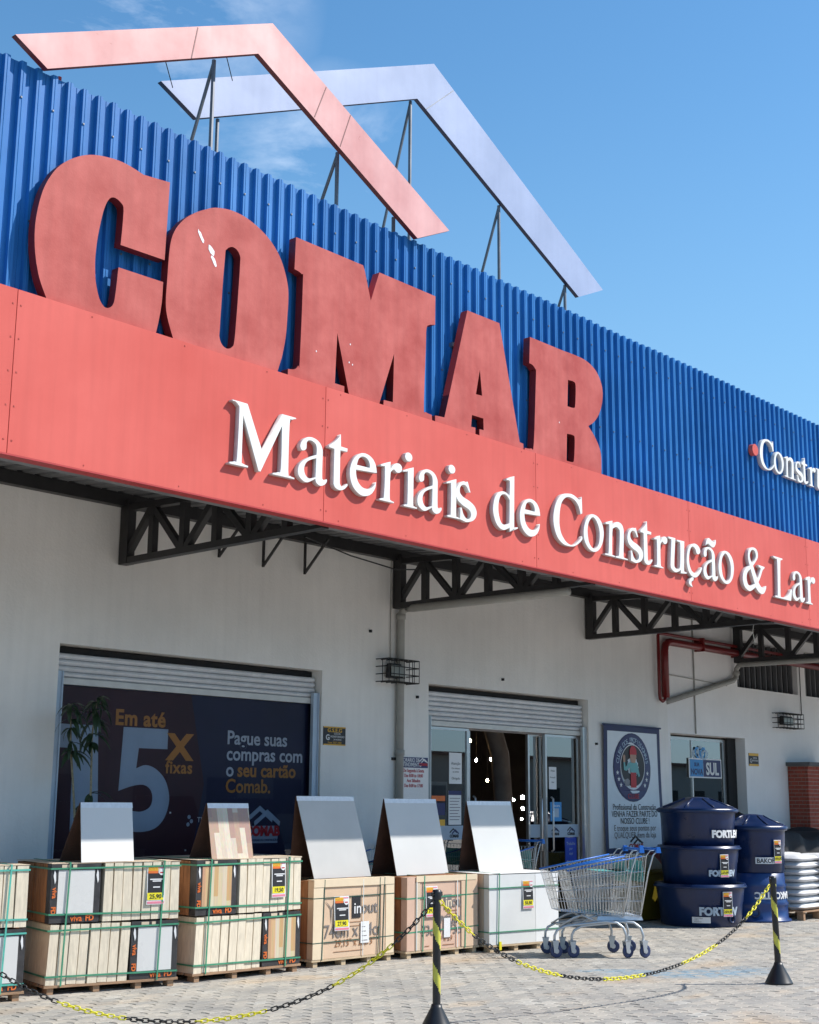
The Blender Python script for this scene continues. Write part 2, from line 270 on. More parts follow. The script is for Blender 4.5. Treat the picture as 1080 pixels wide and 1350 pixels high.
# ---------------------------------------------------------------- geometry helpers
class MB:
    def __init__(s): s.v = []; s.f = []; s.m = []
    def face(s, pts, mi=0):
        b = len(s.v); s.v += [tuple(p) for p in pts]; s.f.append(tuple(range(b, b + len(pts)))); s.m.append(mi); return s
    def box(s, x0, x1, y0, y1, z0, z1, mi=0, xf=None, taper=0.0):
        b = len(s.v)
        P = [(x0, y0, z0), (x1, y0, z0), (x1, y1, z0), (x0, y1, z0), (x0 + taper, y0 + taper, z1), (x1 - taper, y0 + taper, z1), (x1 - taper, y1 - taper, z1), (x0 + taper, y1 - taper, z1)]
        if xf: P = [tuple(xf @ Vector(p)) for p in P]
        s.v += P
        for q in ((3, 2, 1, 0), (4, 5, 6, 7), (0, 1, 5, 4), (1, 2, 6, 5), (2, 3, 7, 6), (3, 0, 4, 7)):
            s.f.append(tuple(b + i for i in q)); s.m.append(mi)
        return s
    def bar(s, a, b, w, h=None, mi=0, up=(0, 0, 1)):
        a, b = Vector(a), Vector(b); h = h or w; d = (b - a); L = d.length; d.normalize(); u = Vector(up)
        if abs(d.dot(u)) > 0.98: u = Vector((1, 0, 0)) if abs(d.x) < 0.9 else Vector((0, 1, 0))
        sx = d.cross(u).normalized(); uu = sx.cross(d)
        M = Matrix((sx, d, uu)).transposed().to_4x4(); M.translation = a
        return s.box(-w / 2, w / 2, 0, L, -h / 2, h / 2, mi, M)
    def tube(s, pts, r, n=6, mi=0, closed=False, cap=True):
        pts = [Vector(p) for p in pts]; k = len(pts); rings = []; prev = None
        for i, p in enumerate(pts):
            if closed: d = pts[(i + 1) % k] - pts[i - 1]
            else: d = (pts[min(i + 1, k - 1)] - pts[max(i - 1, 0)])
            d.normalize()
            if prev is None:
                u = Vector((0, 0, 1)) if abs(d.z) < 0.9 else Vector((1, 0, 0)); u = (u - d * u.dot(d)).normalized()
            else: u = (prev - d * prev.dot(d)).normalized()
            prev = u; w = d.cross(u); rr = r[i] if isinstance(r, (list, tuple)) else r
            b = len(s.v); s.v += [tuple(p + (u * math.cos(2 * math.pi * j / n) + w * math.sin(2 * math.pi * j / n)) * rr) for j in range(n)]; rings.append(b)
        for i in range(k if closed else k - 1):
            a, b = rings[i], rings[(i + 1) % k]
            for j in range(n): s.f.append((a + j, a + (j + 1) % n, b + (j + 1) % n, b + j)); s.m.append(mi)
        if cap and not closed:
            s.f.append(tuple(rings[0] + j for j in reversed(range(n)))); s.m.append(mi); s.f.append(tuple(rings[-1] + j for j in range(n))); s.m.append(mi)
        return s
    def lathe(s, prof, n=40, cx=0, cy=0, mi=0, fn=None):
        rings = []
        for r, z in prof:
            b = len(s.v)
            for j in range(n):
                a = 2 * math.pi * j / n; rr = fn(r, z, a) if fn else r
                s.v.append((cx + rr * math.cos(a), cy + rr * math.sin(a), z))
            rings.append(b)
        for i in range(len(rings) - 1):
            a, b = rings[i], rings[i + 1]
            for j in range(n): s.f.append((a + j, a + (j + 1) % n, b + (j + 1) % n, b + j)); s.m.append(mi)
        return s
    def build(s, name, mats, parent=None, loc=(0, 0, 0), smooth=False, kind=None, rot=None):
        me = bpy.data.meshes.new(name); me.from_pydata(s.v, [], s.f)
        if not isinstance(mats, (list, tuple)): mats = [mats]
        for q in mats: me.materials.append(MT[q])
        if len(mats) > 1: me.polygons.foreach_set('material_index', s.m)
        if smooth: me.polygons.foreach_set('use_smooth', [True] * len(me.polygons))
        me.update(); me.validate()
        return mk(name, me, parent, loc, rot, kind)
def mk(name, me, parent=None, loc=(0, 0, 0), rot=None, kind=None):
    o = bpy.data.objects.new(name, me); C.objects.link(o); o.location = loc
    if rot: o.rotation_euler = rot
    if parent: o.parent = parent
    if kind: o['kind'] = kind
    return o
def tag(o, label, cat, group=None):
    o['label'] = label; o['category'] = cat
    if group: o['group'] = group
    return o
def thing(name, label, cat, loc=(0, 0, 0), rz=0.0, group=None):
    o = bpy.data.objects.new(name, None); C.objects.link(o); o.location = loc; o.rotation_euler = (0, 0, rz); o.empty_display_size = 0.1
    return tag(o, label, cat, group)
def kids(o): return [c for c in bpy.data.objects if c.parent == o]
def dup(root, loc, rz, label, group=None):
    r = root.copy(); C.objects.link(r); r.location = loc; r.rotation_euler = (0, 0, rz); r['label'] = label
    if group: r['group'] = group
    for ch in list(root.children):
        c = ch.copy(); C.objects.link(c); c.parent = r
        for g in list(ch.children):
            d = g.copy(); C.objects.link(d); d.parent = c
    return r
def sx(m, deg=35):
    try: m.data.shade_smooth()
    except Exception: pass

RX90 = Matrix.Rotation(math.pi / 2, 4, 'X')
def curve_mesh(cu):
    o = bpy.data.objects.new('tmp_outline', cu); C.objects.link(o)
    me = bpy.data.meshes.new_from_object(o.evaluated_get(bpy.context.evaluated_depsgraph_get())) if NEED_DG else bpy.data.meshes.new_from_object(o)
    bpy.data.objects.remove(o); bpy.data.curves.remove(cu)
    me.transform(RX90); return me
NEED_DG = False
def outline_me(conts, depth, bevel=0.0):
    cu = bpy.data.curves.new('outline', 'CURVE'); cu.dimensions = '2D'; cu.fill_mode = 'BOTH'; cu.extrude = max(depth / 2 - bevel, 0); cu.bevel_depth = bevel; cu.bevel_resolution = 0
    for c in conts:
        sp = cu.splines.new('POLY'); sp.points.add(len(c) - 1)
        for i, (x, y) in enumerate(c): sp.points[i].co = (x, y, 0, 1)
        sp.use_cyclic_u = True
    return curve_mesh(cu)
def outline(name, conts, depth, mats, parent=None, loc=(0, 0, 0), bevel=0.0, rot=None):
    me = outline_me(conts, depth, bevel)
    for q in (mats if isinstance(mats, (list, tuple)) else [mats]): me.materials.append(MT[q])
    if isinstance(mats, (list, tuple)) and len(mats) > 1:
        for p in me.polygons: p.material_index = 0 if abs(p.normal.y) > 0.9 else 1
    return mk(name, me, parent, loc, rot)
def text_me(body, size, bold=0.0, depth=0.0015, align='LEFT', sxx=1.0, shear=0.0, spacing=1.0, lines=1.0):
    cu = bpy.data.curves.new('txt', 'FONT'); cu.body = body; cu.size = size; cu.extrude = depth / 2; cu.offset = bold; cu.align_x = align
    cu.resolution_u = 3; cu.shear = shear; cu.space_character = spacing; cu.space_line = lines
    me = curve_mesh(cu)
    if sxx != 1.0: me.transform(Matrix.Diagonal((sxx, 1, 1, 1)))
    return me
def text(body, size, m, parent, loc, name='lettering', rot=None, wrap=None, **k):
    me = text_me(body, size, **k); me.materials.append(MT[m])
    if wrap:                                    # bend round a cylinder of radius r about the parent's z axis; wrap = (r, angle)
        r, a0 = wrap
        for v in me.vertices:
            a = a0 + v.co.x / r; rr = r - v.co.y; v.co = (rr * math.cos(a), rr * math.sin(a), v.co.z)
    return mk(name, me, parent, loc, rot)
GLYPH={
'M':(6395,['10,496 158,495 320,156 515,493 661,493 661,488 649,484 632,478 617,471 607,473 599,474 594,436 591,322 591,170 592,55 597,16 604,16 613,18 628,13 646,11 658,10 659,2 432,0 432,8 448,12 471,17 490,25 502,25 510,28 516,64 518,167 517,303 516,402 308,-2 289,-2 117,406 117,301 116,158 117,51 118,17 121,20 128,25 145,20 167,17 182,16 181,5 0,3 1,13 15,16 36,21 52,27 62,24 68,23 72,59 76,168 79,313 80,423 78,462 74,465 69,466 60,476 49,483 39,488 28,490 17,489 10,488']),
'a':(7090,['20,273 19,282 20,292 24,303 32,316 44,331 57,343 73,354 92,363 111,369 131,372 151,373 171,370 191,366 211,358 227,348 241,336 251,321 259,306 263,294 264,281 264,254 263,201 262,133 263,82 264,61 267,56 272,54 277,50 285,48 292,49 300,53 308,59 314,63 316,60 318,54 317,48 312,38 303,27 293,17 280,10 266,4 253,0 242,0 232,1 223,4 213,9 204,15 197,22 193,31 191,40 189,47 180,41 167,33 152,25 134,15 113,5 93,0 75,1 59,6 44,13 30,21 17,31 8,43 3,56 0,71 0,85 2,100 7,114 15,128 26,142 41,156 58,170 79,183 102,196 126,209 152,221 179,233 197,241 198,253 199,270 199,286 197,301 194,314 188,325 178,334 165,340 152,344 138,347 124,347 112,345 102,340 94,332 88,324 85,314 86,303 86,294 85,285 85,276 82,269 77,263 69,257 60,253 52,250 43,249 36,250 29,256 24,264', '196,215 180,209 158,201 137,192 120,184 105,175 93,165 83,154 75,141 69,128 66,115 64,103 66,90 70,76 77,62 87,50 98,42 111,36 127,35 149,41 175,51 193,58']),
't':(7424,['130,461 134,363 210,361 207,335 128,333 127,262 127,164 127,89 128,59 130,52 134,48 140,40 147,34 158,34 177,43 199,58 215,68 217,65 218,60 216,53 205,41 190,27 175,16 159,9 144,4 128,2 112,3 95,7 81,13 71,20 65,29 60,39 58,42 58,47 59,76 59,155 60,257 60,331 2,333 0,347 9,352 21,360 35,370 51,381 69,395 86,410 103,428 119,448']),
'e':(7665,['317,228 314,244 310,267 303,289 292,306 279,322 263,336 245,346 224,354 203,359 181,361 160,360 138,356 116,348 94,336 74,322 56,306 41,287 27,267 16,246 8,224 2,201 0,178 1,155 4,133 11,111 20,89 32,69 46,52 63,37 81,25 101,14 123,6 145,2 167,1 189,5 210,11 229,18 247,29 264,41 278,58 291,76 301,94 306,111 308,127 309,138 297,124 280,104 263,87 247,78 231,71 214,67 195,65 174,65 155,68 137,75 120,86 106,98 94,112 85,129 78,146 73,168 71,192 69,208 313,222', '79,246 232,248 233,257 234,270 232,283 227,295 219,307 209,317 196,325 180,330 165,332 152,332 140,330 128,325 116,317 105,308 96,296 89,279 83,260']),
'r':(8019,['11,305 130,349 128,282 137,294 149,311 163,325 175,335 188,343 202,349 217,352 234,353 248,350 258,345 267,337 272,327 273,317 271,305 266,294 257,286 245,279 233,274 222,273 212,273 203,276 193,282 185,289 176,293 167,292 158,287 150,279 142,273 134,263 129,237 125,178 123,103 124,46 127,24 133,19 141,18 153,14 167,12 176,12 176,4 0,3 0,11 11,14 26,18 38,22 45,21 50,20 54,43 59,114 63,209 63,279 60,302 54,300 46,296 35,297 21,296 12,295']),
'i':(8307,['0,307 133,354 132,262 130,136 130,41 133,11 137,13 144,16 155,13 168,11 177,11 178,2 11,0 10,10 20,11 33,14 43,18 50,15 54,14 57,38 59,114 61,216 60,291 58,314 54,310 47,304 33,303 15,299 3,296']),
'idot':(8330,['91,437 90,429 87,421 83,414 76,408 69,403 60,400 51,398 41,398 32,399 23,402 15,407 9,413 4,419 1,427 0,435 1,442 4,450 8,457 15,463 23,468 31,471 40,473 50,473 59,472 68,469 76,464 82,459 87,452 90,444']),
's':(9000,['164,361 202,271 183,268 176,280 165,297 154,311 142,319 129,324 117,326 104,325 92,321 80,314 70,306 61,295 55,284 53,270 53,255 58,241 68,230 83,220 102,210 129,202 161,195 190,187 215,177 238,167 257,155 272,140 283,124 289,107 290,90 286,73 279,57 268,42 253,28 234,16 209,6 180,-3 153,-9 130,-9 108,-5 90,-2 75,0 63,2 56,2 66,109 80,109 85,95 93,75 102,57 113,44 126,33 138,25 152,20 166,18 178,20 189,26 198,35 205,45 209,58 210,71 208,84 201,95 190,104 175,112 154,120 128,126 102,134 76,144 50,156 29,169 15,185 5,203 0,222 0,241 4,261 12,281 25,300 41,318 58,332 76,343 94,350 110,354 123,354 134,352 143,350 152,353 159,358']),
'd':(9526,['202,491 320,535 317,397 313,208 311,69 311,28 314,37 320,49 335,50 354,54 368,57 365,46 244,-2 244,38 233,32 218,24 201,16 186,10 171,4 154,1 136,1 117,4 99,9 81,19 63,31 48,46 35,62 25,80 16,99 9,119 3,140 0,161 0,183 3,205 8,227 14,249 21,271 32,290 45,308 61,324 78,337 98,347 119,355 139,360 159,362 178,361 196,358 216,351 235,343 248,337 250,375 252,427 252,467 250,481 247,483 240,482 229,483 215,482 205,481', '247,298 237,308 221,321 205,332 190,338 174,340 158,339 141,334 125,325 111,313 101,299 93,282 87,264 82,247 79,229 77,209 77,189 78,167 81,145 87,123 95,102 104,84 113,70 124,60 136,53 150,50 166,49 183,52 204,59 227,69 243,76']),
'C':(10454,['480,522 485,361 456,347 450,367 440,395 427,420 410,440 389,457 367,470 342,480 316,486 290,489 264,489 239,485 214,476 188,461 164,441 144,419 130,394 120,368 112,341 106,313 102,285 99,258 97,230 97,203 100,177 106,150 115,124 128,100 147,77 170,56 194,38 218,26 244,17 269,13 292,12 314,16 338,23 364,36 391,53 416,71 439,90 459,110 472,125 476,118 479,109 476,98 461,82 439,64 416,48 391,33 364,20 337,9 313,3 289,0 261,-2 227,-2 190,-1 155,6 123,18 93,35 67,55 46,80 30,108 17,137 8,165 2,194 0,224 1,254 6,285 14,316 26,349 42,383 61,414 84,441 110,466 138,486 168,500 199,509 230,515 261,520 292,523 322,522 350,518 376,510 399,503 415,496 427,490 437,487 445,488 451,492 458,497 466,505 474,515']),
'o':(10957,['175,380 151,378 131,373 110,363 88,347 65,325 45,302 30,276 17,249 8,222 2,197 0,172 1,148 4,123 11,100 22,77 39,57 60,37 83,22 108,11 134,4 161,1 188,3 216,10 242,22 266,38 289,59 308,82 323,107 335,135 343,162 349,187 351,213 350,237 345,262 337,286 325,308 308,330 286,349 262,364 234,374 203,379', '149,346 130,332 109,312 92,291 81,269 74,246 69,222 67,198 68,173 71,149 76,124 82,100 93,79 108,61 127,46 146,36 168,32 190,33 210,40 229,54 246,72 260,94 270,118 276,144 279,171 280,196 279,220 274,245 264,269 251,293 236,313 221,329 205,340 189,348 176,352 164,352']),
'n':(11327,['21,333 143,368 140,318 152,328 169,342 187,354 205,362 225,368 246,371 268,370 290,367 309,359 324,347 336,331 344,312 348,293 347,271 346,236 341,171 334,93 332,34 336,13 344,13 356,14 374,11 396,10 411,9 411,0 188,-2 189,10 200,11 217,12 230,16 239,16 245,18 252,42 261,108 270,196 275,263 273,289 268,295 259,299 248,307 234,314 218,316 201,314 183,308 168,299 156,295 146,289 138,261 131,192 126,101 124,34 125,11 128,12 135,14 146,12 161,11 172,10 168,-1 0,1 0,12 12,13 28,14 41,17 50,13 57,9 63,34 72,117 81,228 86,310 85,334 79,328 70,322 54,322 35,321 21,321']),
'u':(12542,['1,365 140,367 129,290 113,184 102,101 101,65 105,52 114,45 127,36 145,33 163,34 182,33 202,36 219,64 230,140 237,241 239,316 236,341 229,339 219,336 204,340 188,341 176,342 176,356 325,358 317,270 307,149 301,58 301,26 306,24 314,25 328,21 345,19 358,19 346,6 232,-3 232,35 220,27 202,17 183,8 162,1 139,-5 117,-6 95,-3 73,4 54,14 40,22 29,33 26,67 34,147 49,249 58,325 57,349 51,347 42,343 29,347 12,349 0,351']),
'c':(12905,['294,317 298,305 296,292 291,281 282,272 269,264 256,259 243,258 229,260 218,265 211,276 206,291 198,304 184,315 166,325 148,330 132,329 117,323 103,314 90,300 80,282 70,262 62,239 54,214 50,189 49,166 51,143 56,120 66,96 80,73 96,55 116,44 139,37 162,34 184,37 206,43 230,55 260,75 292,101 314,119 318,116 322,112 319,102 306,83 286,58 263,36 238,17 210,1 181,-10 151,-13 120,-11 92,-4 68,9 47,26 29,47 16,70 7,97 1,124 0,152 2,180 7,207 13,233 22,258 34,280 50,301 71,320 93,336 118,349 146,359 173,365 201,366 228,362 251,355 270,345 284,331']),
'cedilla':(12936,['78,-17 63,-25 42,-36 25,-49 12,-61 3,-75 0,-87 4,-97 14,-105 27,-112 43,-117 62,-121 75,-123 69,-116 61,-105 55,-95 52,-86 52,-76 56,-68 68,-60 84,-53 96,-48 104,-21']),
'tilde':(13324,['0,383 4,396 10,416 20,434 34,450 52,465 69,474 85,475 100,471 115,466 126,461 137,456 149,453 164,449 180,446 195,447 209,455 223,466 232,474 232,462 230,444 224,427 212,411 196,395 179,385 160,382 139,384 121,388 104,395 89,403 76,408 64,410 53,410 41,407 26,400 11,390']),
'&':(14145,['255,511 282,515 309,516 334,513 355,505 373,492 385,476 391,456 390,432 383,408 366,385 341,362 318,342 295,323 274,307 259,295 354,145 375,174 404,216 427,250 440,268 447,278 446,286 432,294 409,300 393,303 398,322 543,315 537,301 525,294 507,284 488,268 470,243 450,212 431,183 410,156 389,131 375,114 389,100 408,82 430,67 452,61 475,59 498,61 522,69 545,80 561,88 560,80 558,67 551,53 538,35 521,15 502,-1 483,-11 463,-16 441,-18 416,-15 390,-8 364,2 340,17 316,34 300,47 270,30 227,8 188,-9 163,-16 143,-16 121,-13 93,-6 63,5 38,20 21,41 9,66 2,91 0,116 3,142 13,168 32,195 58,221 86,244 120,262 155,276 180,285 171,304 159,331 150,357 147,380 147,403 150,424 158,445 169,465 185,482 205,495 230,505', '243,481 222,465 204,443 193,421 189,401 193,382 199,364 210,346 224,330 234,319 255,332 285,350 311,370 327,390 338,412 342,432 337,451 326,468 311,481 290,486 265,487', '196,249 175,237 145,220 121,201 105,179 94,155 90,130 93,104 102,78 118,58 139,49 165,46 194,48 226,58 260,73 284,83 271,108 252,144 234,177 219,205 206,231']),
'L':(14924,['2,483 234,480 229,467 217,465 201,461 188,454 181,456 176,456 170,417 157,300 143,144 136,28 140,-9 151,-5 168,2 192,0 221,2 251,7 281,16 310,29 339,47 370,73 400,104 421,126 443,125 406,-15 2,-14 4,-2 15,0 31,3 45,8 54,0 61,-6 68,30 78,148 88,307 92,426 87,464 75,461 60,456 40,462 17,465 0,468']),
}
BIGLET={
'C':['5788,5940 5773,5321 5381,5314 5384,5366 5388,5441 5390,5518 5391,5575 5388,5604 5382,5618 5375,5624 5365,5631 5352,5639 5335,5646 5318,5650 5303,5650 5290,5646 5278,5640 5267,5629 5257,5614 5247,5596 5238,5573 5229,5546 5221,5517 5214,5483 5207,5445 5201,5407 5195,5370 5190,5336 5186,5303 5183,5271 5180,5239 5178,5207 5177,5176 5176,5144 5177,5112 5179,5079 5182,5046 5186,5013 5191,4981 5199,4950 5208,4920 5218,4891 5228,4868 5239,4850 5250,4836 5262,4826 5273,4818 5283,4815 5294,4815 5304,4817 5314,4822 5323,4828 5332,4836 5341,4847 5347,4860 5352,4874 5355,4889 5357,4908 5360,4937 5364,4984 5368,5044 5371,5102 5374,5142 5770,5149 5769,5120 5769,5078 5768,5032 5766,4991 5762,4955 5758,4920 5753,4887 5748,4856 5743,4826 5737,4797 5732,4772 5728,4755 5718,4700 4829,4700 4805,4756 4794,4775 4779,4803 4762,4836 4747,4869 4735,4901 4725,4935 4715,4970 4707,5007 4700,5044 4694,5083 4690,5122 4687,5161 4686,5199 4686,5236 4688,5274 4692,5315 4698,5360 4706,5408 4716,5456 4728,5502 4743,5545 4760,5586 4780,5626 4800,5662 4821,5694 4844,5723 4868,5750 4894,5775 4923,5800 4953,5823 4985,5845 5015,5863 5044,5879 5071,5891 5099,5902 5130,5912 5164,5921 5201,5928 5237,5934 5272,5939 5304,5942 5333,5943 5363,5943 5395,5941 5434,5936 5479,5928 5519,5920 5547,5914'],
'O':['6235,5893 6208,5883 6184,5872 6162,5860 6138,5846 6111,5831 6084,5815 6057,5798 6031,5779 6004,5758 5977,5736 5951,5712 5927,5687 5905,5660 5884,5632 5865,5602 5850,5571 5838,5542 5829,5514 5822,5481 5816,5440 5812,5387 5809,5324 5807,5260 5806,5200 5804,5146 5802,5093 5801,5045 5802,5003 5805,4970 5809,4944 5815,4919 5823,4892 5835,4858 5851,4820 5866,4785 5877,4761 5895,4700 6899,4700 6956,4870 6963,4901 6973,4946 6983,4997 6991,5047 6996,5094 7000,5143 7002,5192 7004,5241 7007,5290 7009,5341 7009,5389 7007,5434 7002,5472 6994,5507 6984,5540 6972,5573 6957,5609 6940,5645 6920,5680 6898,5712 6873,5741 6846,5768 6816,5793 6785,5815 6753,5836 6718,5853 6683,5869 6649,5883 6615,5894 6582,5904 6549,5912 6515,5918 6480,5922 6445,5924 6409,5924 6373,5922 6337,5917 6301,5910 6267,5902', '6399,5625 6386,5619 6372,5609 6360,5597 6350,5586 6346,5580 6344,5576 6344,5566 6342,5537 6339,5483 6335,5412 6331,5333 6328,5255 6325,5175 6322,5089 6319,5010 6318,4949 6316,4912 6315,4892 6315,4881 6318,4868 6323,4852 6330,4838 6339,4826 6349,4816 6360,4809 6373,4804 6387,4801 6399,4801 6411,4804 6422,4809 6433,4816 6442,4825 6449,4832 6455,4838 6460,4853 6465,4887 6470,4947 6474,5027 6479,5114 6483,5198 6486,5282 6490,5370 6493,5450 6494,5512 6495,5547 6495,5564 6493,5573 6489,5583 6482,5596 6473,5607 6462,5616 6451,5623 6439,5627 6426,5629 6412,5629'],
'M':['7074,5926 7860,5925 7882,5878 7960,5634 8062,5922 8801,5918 8798,5644 8784,5641 8763,5637 8740,5632 8722,5625 8709,5618 8698,5612 8689,5600 8682,5578 8678,5547 8677,5511 8676,5459 8674,5382 8668,5261 8661,5105 8655,4954 8653,4847 8655,4801 8659,4793 8667,4802 8679,4805 8696,4800 8720,4798 8742,4797 8758,4796 8768,4700 8128,4700 8137,4792 8252,4799 8260,5236 8064,4700 7729,4700 7566,5238 7549,4801 7659,4801 7660,4700 7026,4700 7025,4796 7038,4797 7058,4800 7079,4804 7096,4809 7109,4818 7119,4828 7128,4839 7135,4850 7141,4845 7144,4830 7147,4835 7150,4890 7154,5030 7159,5229 7162,5429 7163,5570 7164,5629 7163,5641 7159,5632 7150,5629 7132,5637 7108,5643 7084,5646 7067,5648'],
'A':['9254,5911 9732,5917 10032,4806 10090,4802 10090,4700 9426,4700 9426,4807 9488,4810 9484,4921 9318,4919 9305,4805 9367,4808 9367,4700 8807,4700 8803,4801 8931,4811', '9435,5381 9467,5136 9376,5130'],
'B':['10213,5907 10749,5908 10790,5909 10848,5912 10913,5913 10971,5914 11022,5914 11070,5913 11116,5910 11160,5904 11202,5896 11242,5885 11279,5871 11312,5856 11341,5839 11366,5819 11387,5798 11406,5775 11423,5749 11438,5721 11450,5691 11457,5659 11460,5626 11458,5590 11453,5554 11446,5518 11434,5482 11419,5445 11401,5410 11382,5378 11361,5349 11339,5324 11316,5300 11291,5278 11263,5257 11232,5238 11204,5222 11184,5210 11203,5196 11230,5176 11260,5153 11286,5130 11309,5108 11331,5084 11352,5060 11369,5034 11383,5008 11395,4983 11404,4954 11409,4917 11409,4865 11406,4801 11401,4741 11397,4700 10103,4700 10112,4766 10131,4767 10160,4769 10189,4773 10213,4781 10228,4778 10238,4769 10247,4781 10257,4843 10270,4988 10284,5193 10296,5398 10305,5542 10307,5601 10306,5610 10303,5598 10297,5595 10289,5605 10279,5614 10267,5622 10254,5628 10240,5632 10223,5634 10208,5635 10198,5635', '10842,5619 10862,5621 10891,5624 10921,5626 10944,5624 10958,5620 10966,5615 10971,5603 10974,5580 10974,5539 10971,5483 10966,5427 10961,5386 10957,5365 10954,5355 10948,5351 10936,5347 10911,5342 10879,5340 10847,5340 10825,5339', '10808,5051 10828,5053 10856,5056 10886,5058 10909,5057 10923,5056 10932,5055 10938,5047 10941,5025 10940,4981 10936,4919 10930,4857 10923,4812 10918,4790 10912,4781 10904,4778 10891,4775 10869,4772 10841,4771 10814,4771 10795,4771'],
}
# ---------------------------------------------------------------- the place: x runs along the shop front, y into the shop, z up
F = 7.62      # face of the red fascia
D = 10.45     # face of the shop wall
ZG = 3.61; ZT = 4.735     # fascia bottom / top
ZP = 6.44     # top of the blue cladding

def struct(name, mb, m, parent=None): return mb.build(name, m, parent, kind=None if parent else 'structure')
g = MB(); g.face([(-260, -260, -0.03), (420, -260, -0.03), (420, 420, -0.03), (-260, 420, -0.03)]); struct('ground', g, 'asphalt')
PX0, PX1, PY0, PY1 = 2.6, 24.0, 2.6, D
pv = MB(); pv.face([(PX0 - 14, PY0 - 16, -0.008), (PX1 + 10, PY0 - 16, -0.008), (PX1 + 10, PY1, -0.008), (PX0 - 14, PY1, -0.008)])
pavement = pv.build('pavement', 'joint_dirt', kind='structure')
PL, PW = 0.2, 0.1
def paver_pts():
    a, b, e = 0.011, 0.009, 0.0024
    up = [(0, 0), (0.05, a), (0.1, 0), (0.15, a), (0.2, 0)]
    pts = [(x, y) for x, y in up]                                   # front edge, left to right
    pts += [(0.2 + b, PW / 2)]
    pts += [(x, PW + (0 if i % 2 == 0 else a)) for i, (x, y) in reversed(list(enumerate(up)))]
    pts += [(b, PW / 2)]
    cx, cy = 0.1, PW / 2
    return [(x + (e if x < cx - 0.06 else -e if x > cx + 0.06 else 0), y + (e if y < cy - 0.02 else -e if y > cy + 0.02 else 0)) for x, y in pts]
PP = paver_pts()
def paver_geo(mb, ox, oy, oz=0.0, tx=0.0, ty=0.0):
    b = len(mb.v); n = len(PP); ch = 0.0035; cx, cy = 0.1, 0.05
    for x, y in PP: mb.v.append((ox + x, oy + y, -0.012 + oz))
    for x, y in PP: mb.v.append((ox + x, oy + y, -0.003 + oz + (x - cx) * tx + (y - cy) * ty))
    for x, y in PP: mb.v.append((ox + cx + (x - cx) * 0.955, oy + cy + (y - cy) * 0.92, oz + (x - cx) * tx + (y - cy) * ty))
    for r in (0, n):
        for i in range(n): j = (i + 1) % n; mb.f.append((b + r + i, b + r + j, b + r + n + j, b + r + n + i)); mb.m.append(0)
    mb.f.append(tuple(b + 2 * n + i for i in range(n))); mb.m.append(0)
def in_view(x, y):
    v = Vector((x, y, 0)) - CAM_POS; A = CAM_AXES
    cx = sum(v[i] * A[i][0] for i in range(3)); cy = sum(v[i] * A[i][1] for i in range(3)); cz = -sum(v[i] * A[i][2] for i in range(3))
    if cz < 0.5: return False
    return abs(cx / cz) < 0.30 and -cy / cz < 0.376
cells = []
ny = int((PY1 - PY0) / PW); nx = int((PX1 - PX0) / PL)
for j in range(ny):
    for i in range(nx): cells.append((PX0 + i * PL + (j % 2) * 0.1, PY0 + j * PW))
vis = sorted([c for c in cells if in_view(c[0] + 0.1, c[1] + 0.05) and c[1] < 8.9], key=lambda c: c[0] ** 2 + c[1] ** 2)[:295]
vs_ = set(vis)
variants = []
for k in range(6):
    q = MB(); paver_geo(q, 0, 0, 0, random.uniform(-.012, .012), random.uniform(-.02, .02)); o = q.build('paver', 'paver', pavement); variants.append(o)
for n_, (x, y) in enumerate(vis):
    if n_ < 6: o = variants[n_]
    else:
        o = variants[n_ % 6].copy(); C.objects.link(o)
    o.location = (x, y, random.uniform(-0.0015, 0.002))
for a, b, c, d in ((PX0 - 30, PX1 + 30, -22, PY0), (PX0 - 30, PX0, PY0, PY1), (PX1 + .1, PX1 + 30, PY0, PY1)):
    q = MB(); q.face([(a, c, -.001), (b, c, -.001), (b, d, -.001), (a, d, -.001)]); q.build('paved_area', 'paver', pavement)
rest = MB()
for c in cells:
    if c in vs_: continue
    paver_geo(rest, c[0], c[1], random.uniform(-0.0015, 0.002), random.uniform(-.012, .012), random.uniform(-.02, .02))
rest.build('paver_field', 'paver', pavement, kind='stuff')

# ---- shop wall with its openings
shop = thing('store_building', 'pale grey shop front with blue ribbed cladding above its red canopy fascia', 'shop building', (0, D, 0))
def wall_grid(mb, xs, zs, holes, y, depth):
    """front skin, reveals and back skin of a wall pierced by rectangular holes"""
    for a, b in zip(xs, xs[1:]):
        for c, d in zip(zs, zs[1:]):
            if any(h[0] <= a + 1e-6 and b <= h[1] + 1e-6 and h[2] <= c + 1e-6 and d <= h[3] + 1e-6 for h in holes): continue
            mb.face([(a, y, c), (b, y, c), (b, y, d), (a, y, d)]); mb.face([(a, y + depth, c), (a, y + depth, d), (b, y + depth, d), (b, y + depth, c)])
    for x0, x1, z0, z1 in holes:
        mb.face([(x0, y, z0), (x0, y, z1), (x0, y + depth, z1), (x0, y + depth, z0)]); mb.face([(x1, y, z0), (x1, y + depth, z0), (x1, y + depth, z1), (x1, y, z1)])
        mb.face([(x0, y, z1), (x1, y, z1), (x1, y + depth, z1), (x0, y + depth, z1)]); mb.face([(x0, y, z0), (x0, y + depth, z0), (x1, y + depth, z0), (x1, y, z0)])
W1 = (6.94, 10.21, 0.02, 2.81); W2 = (11.93, 15.14, 0.0, 2.79); W3 = (17.24, 19.42, 0.02, 2.45)
LV = [(19.26, 21.30, 3.235, 3.98), (21.58, 23.6, 3.235, 3.98)]
w = MB(); wall_grid(w, [-8, W1[0], W1[1], W2[0], W2[1], 17.12], [0.0, 0.02, W2[3], W1[3], 4.45], [W1, W2], 0, 0.22)
w.face([(17.12, 0, 0), (17.12, .04, 0), (17.12, .04, 4.45), (17.12, 0, 4.45)])
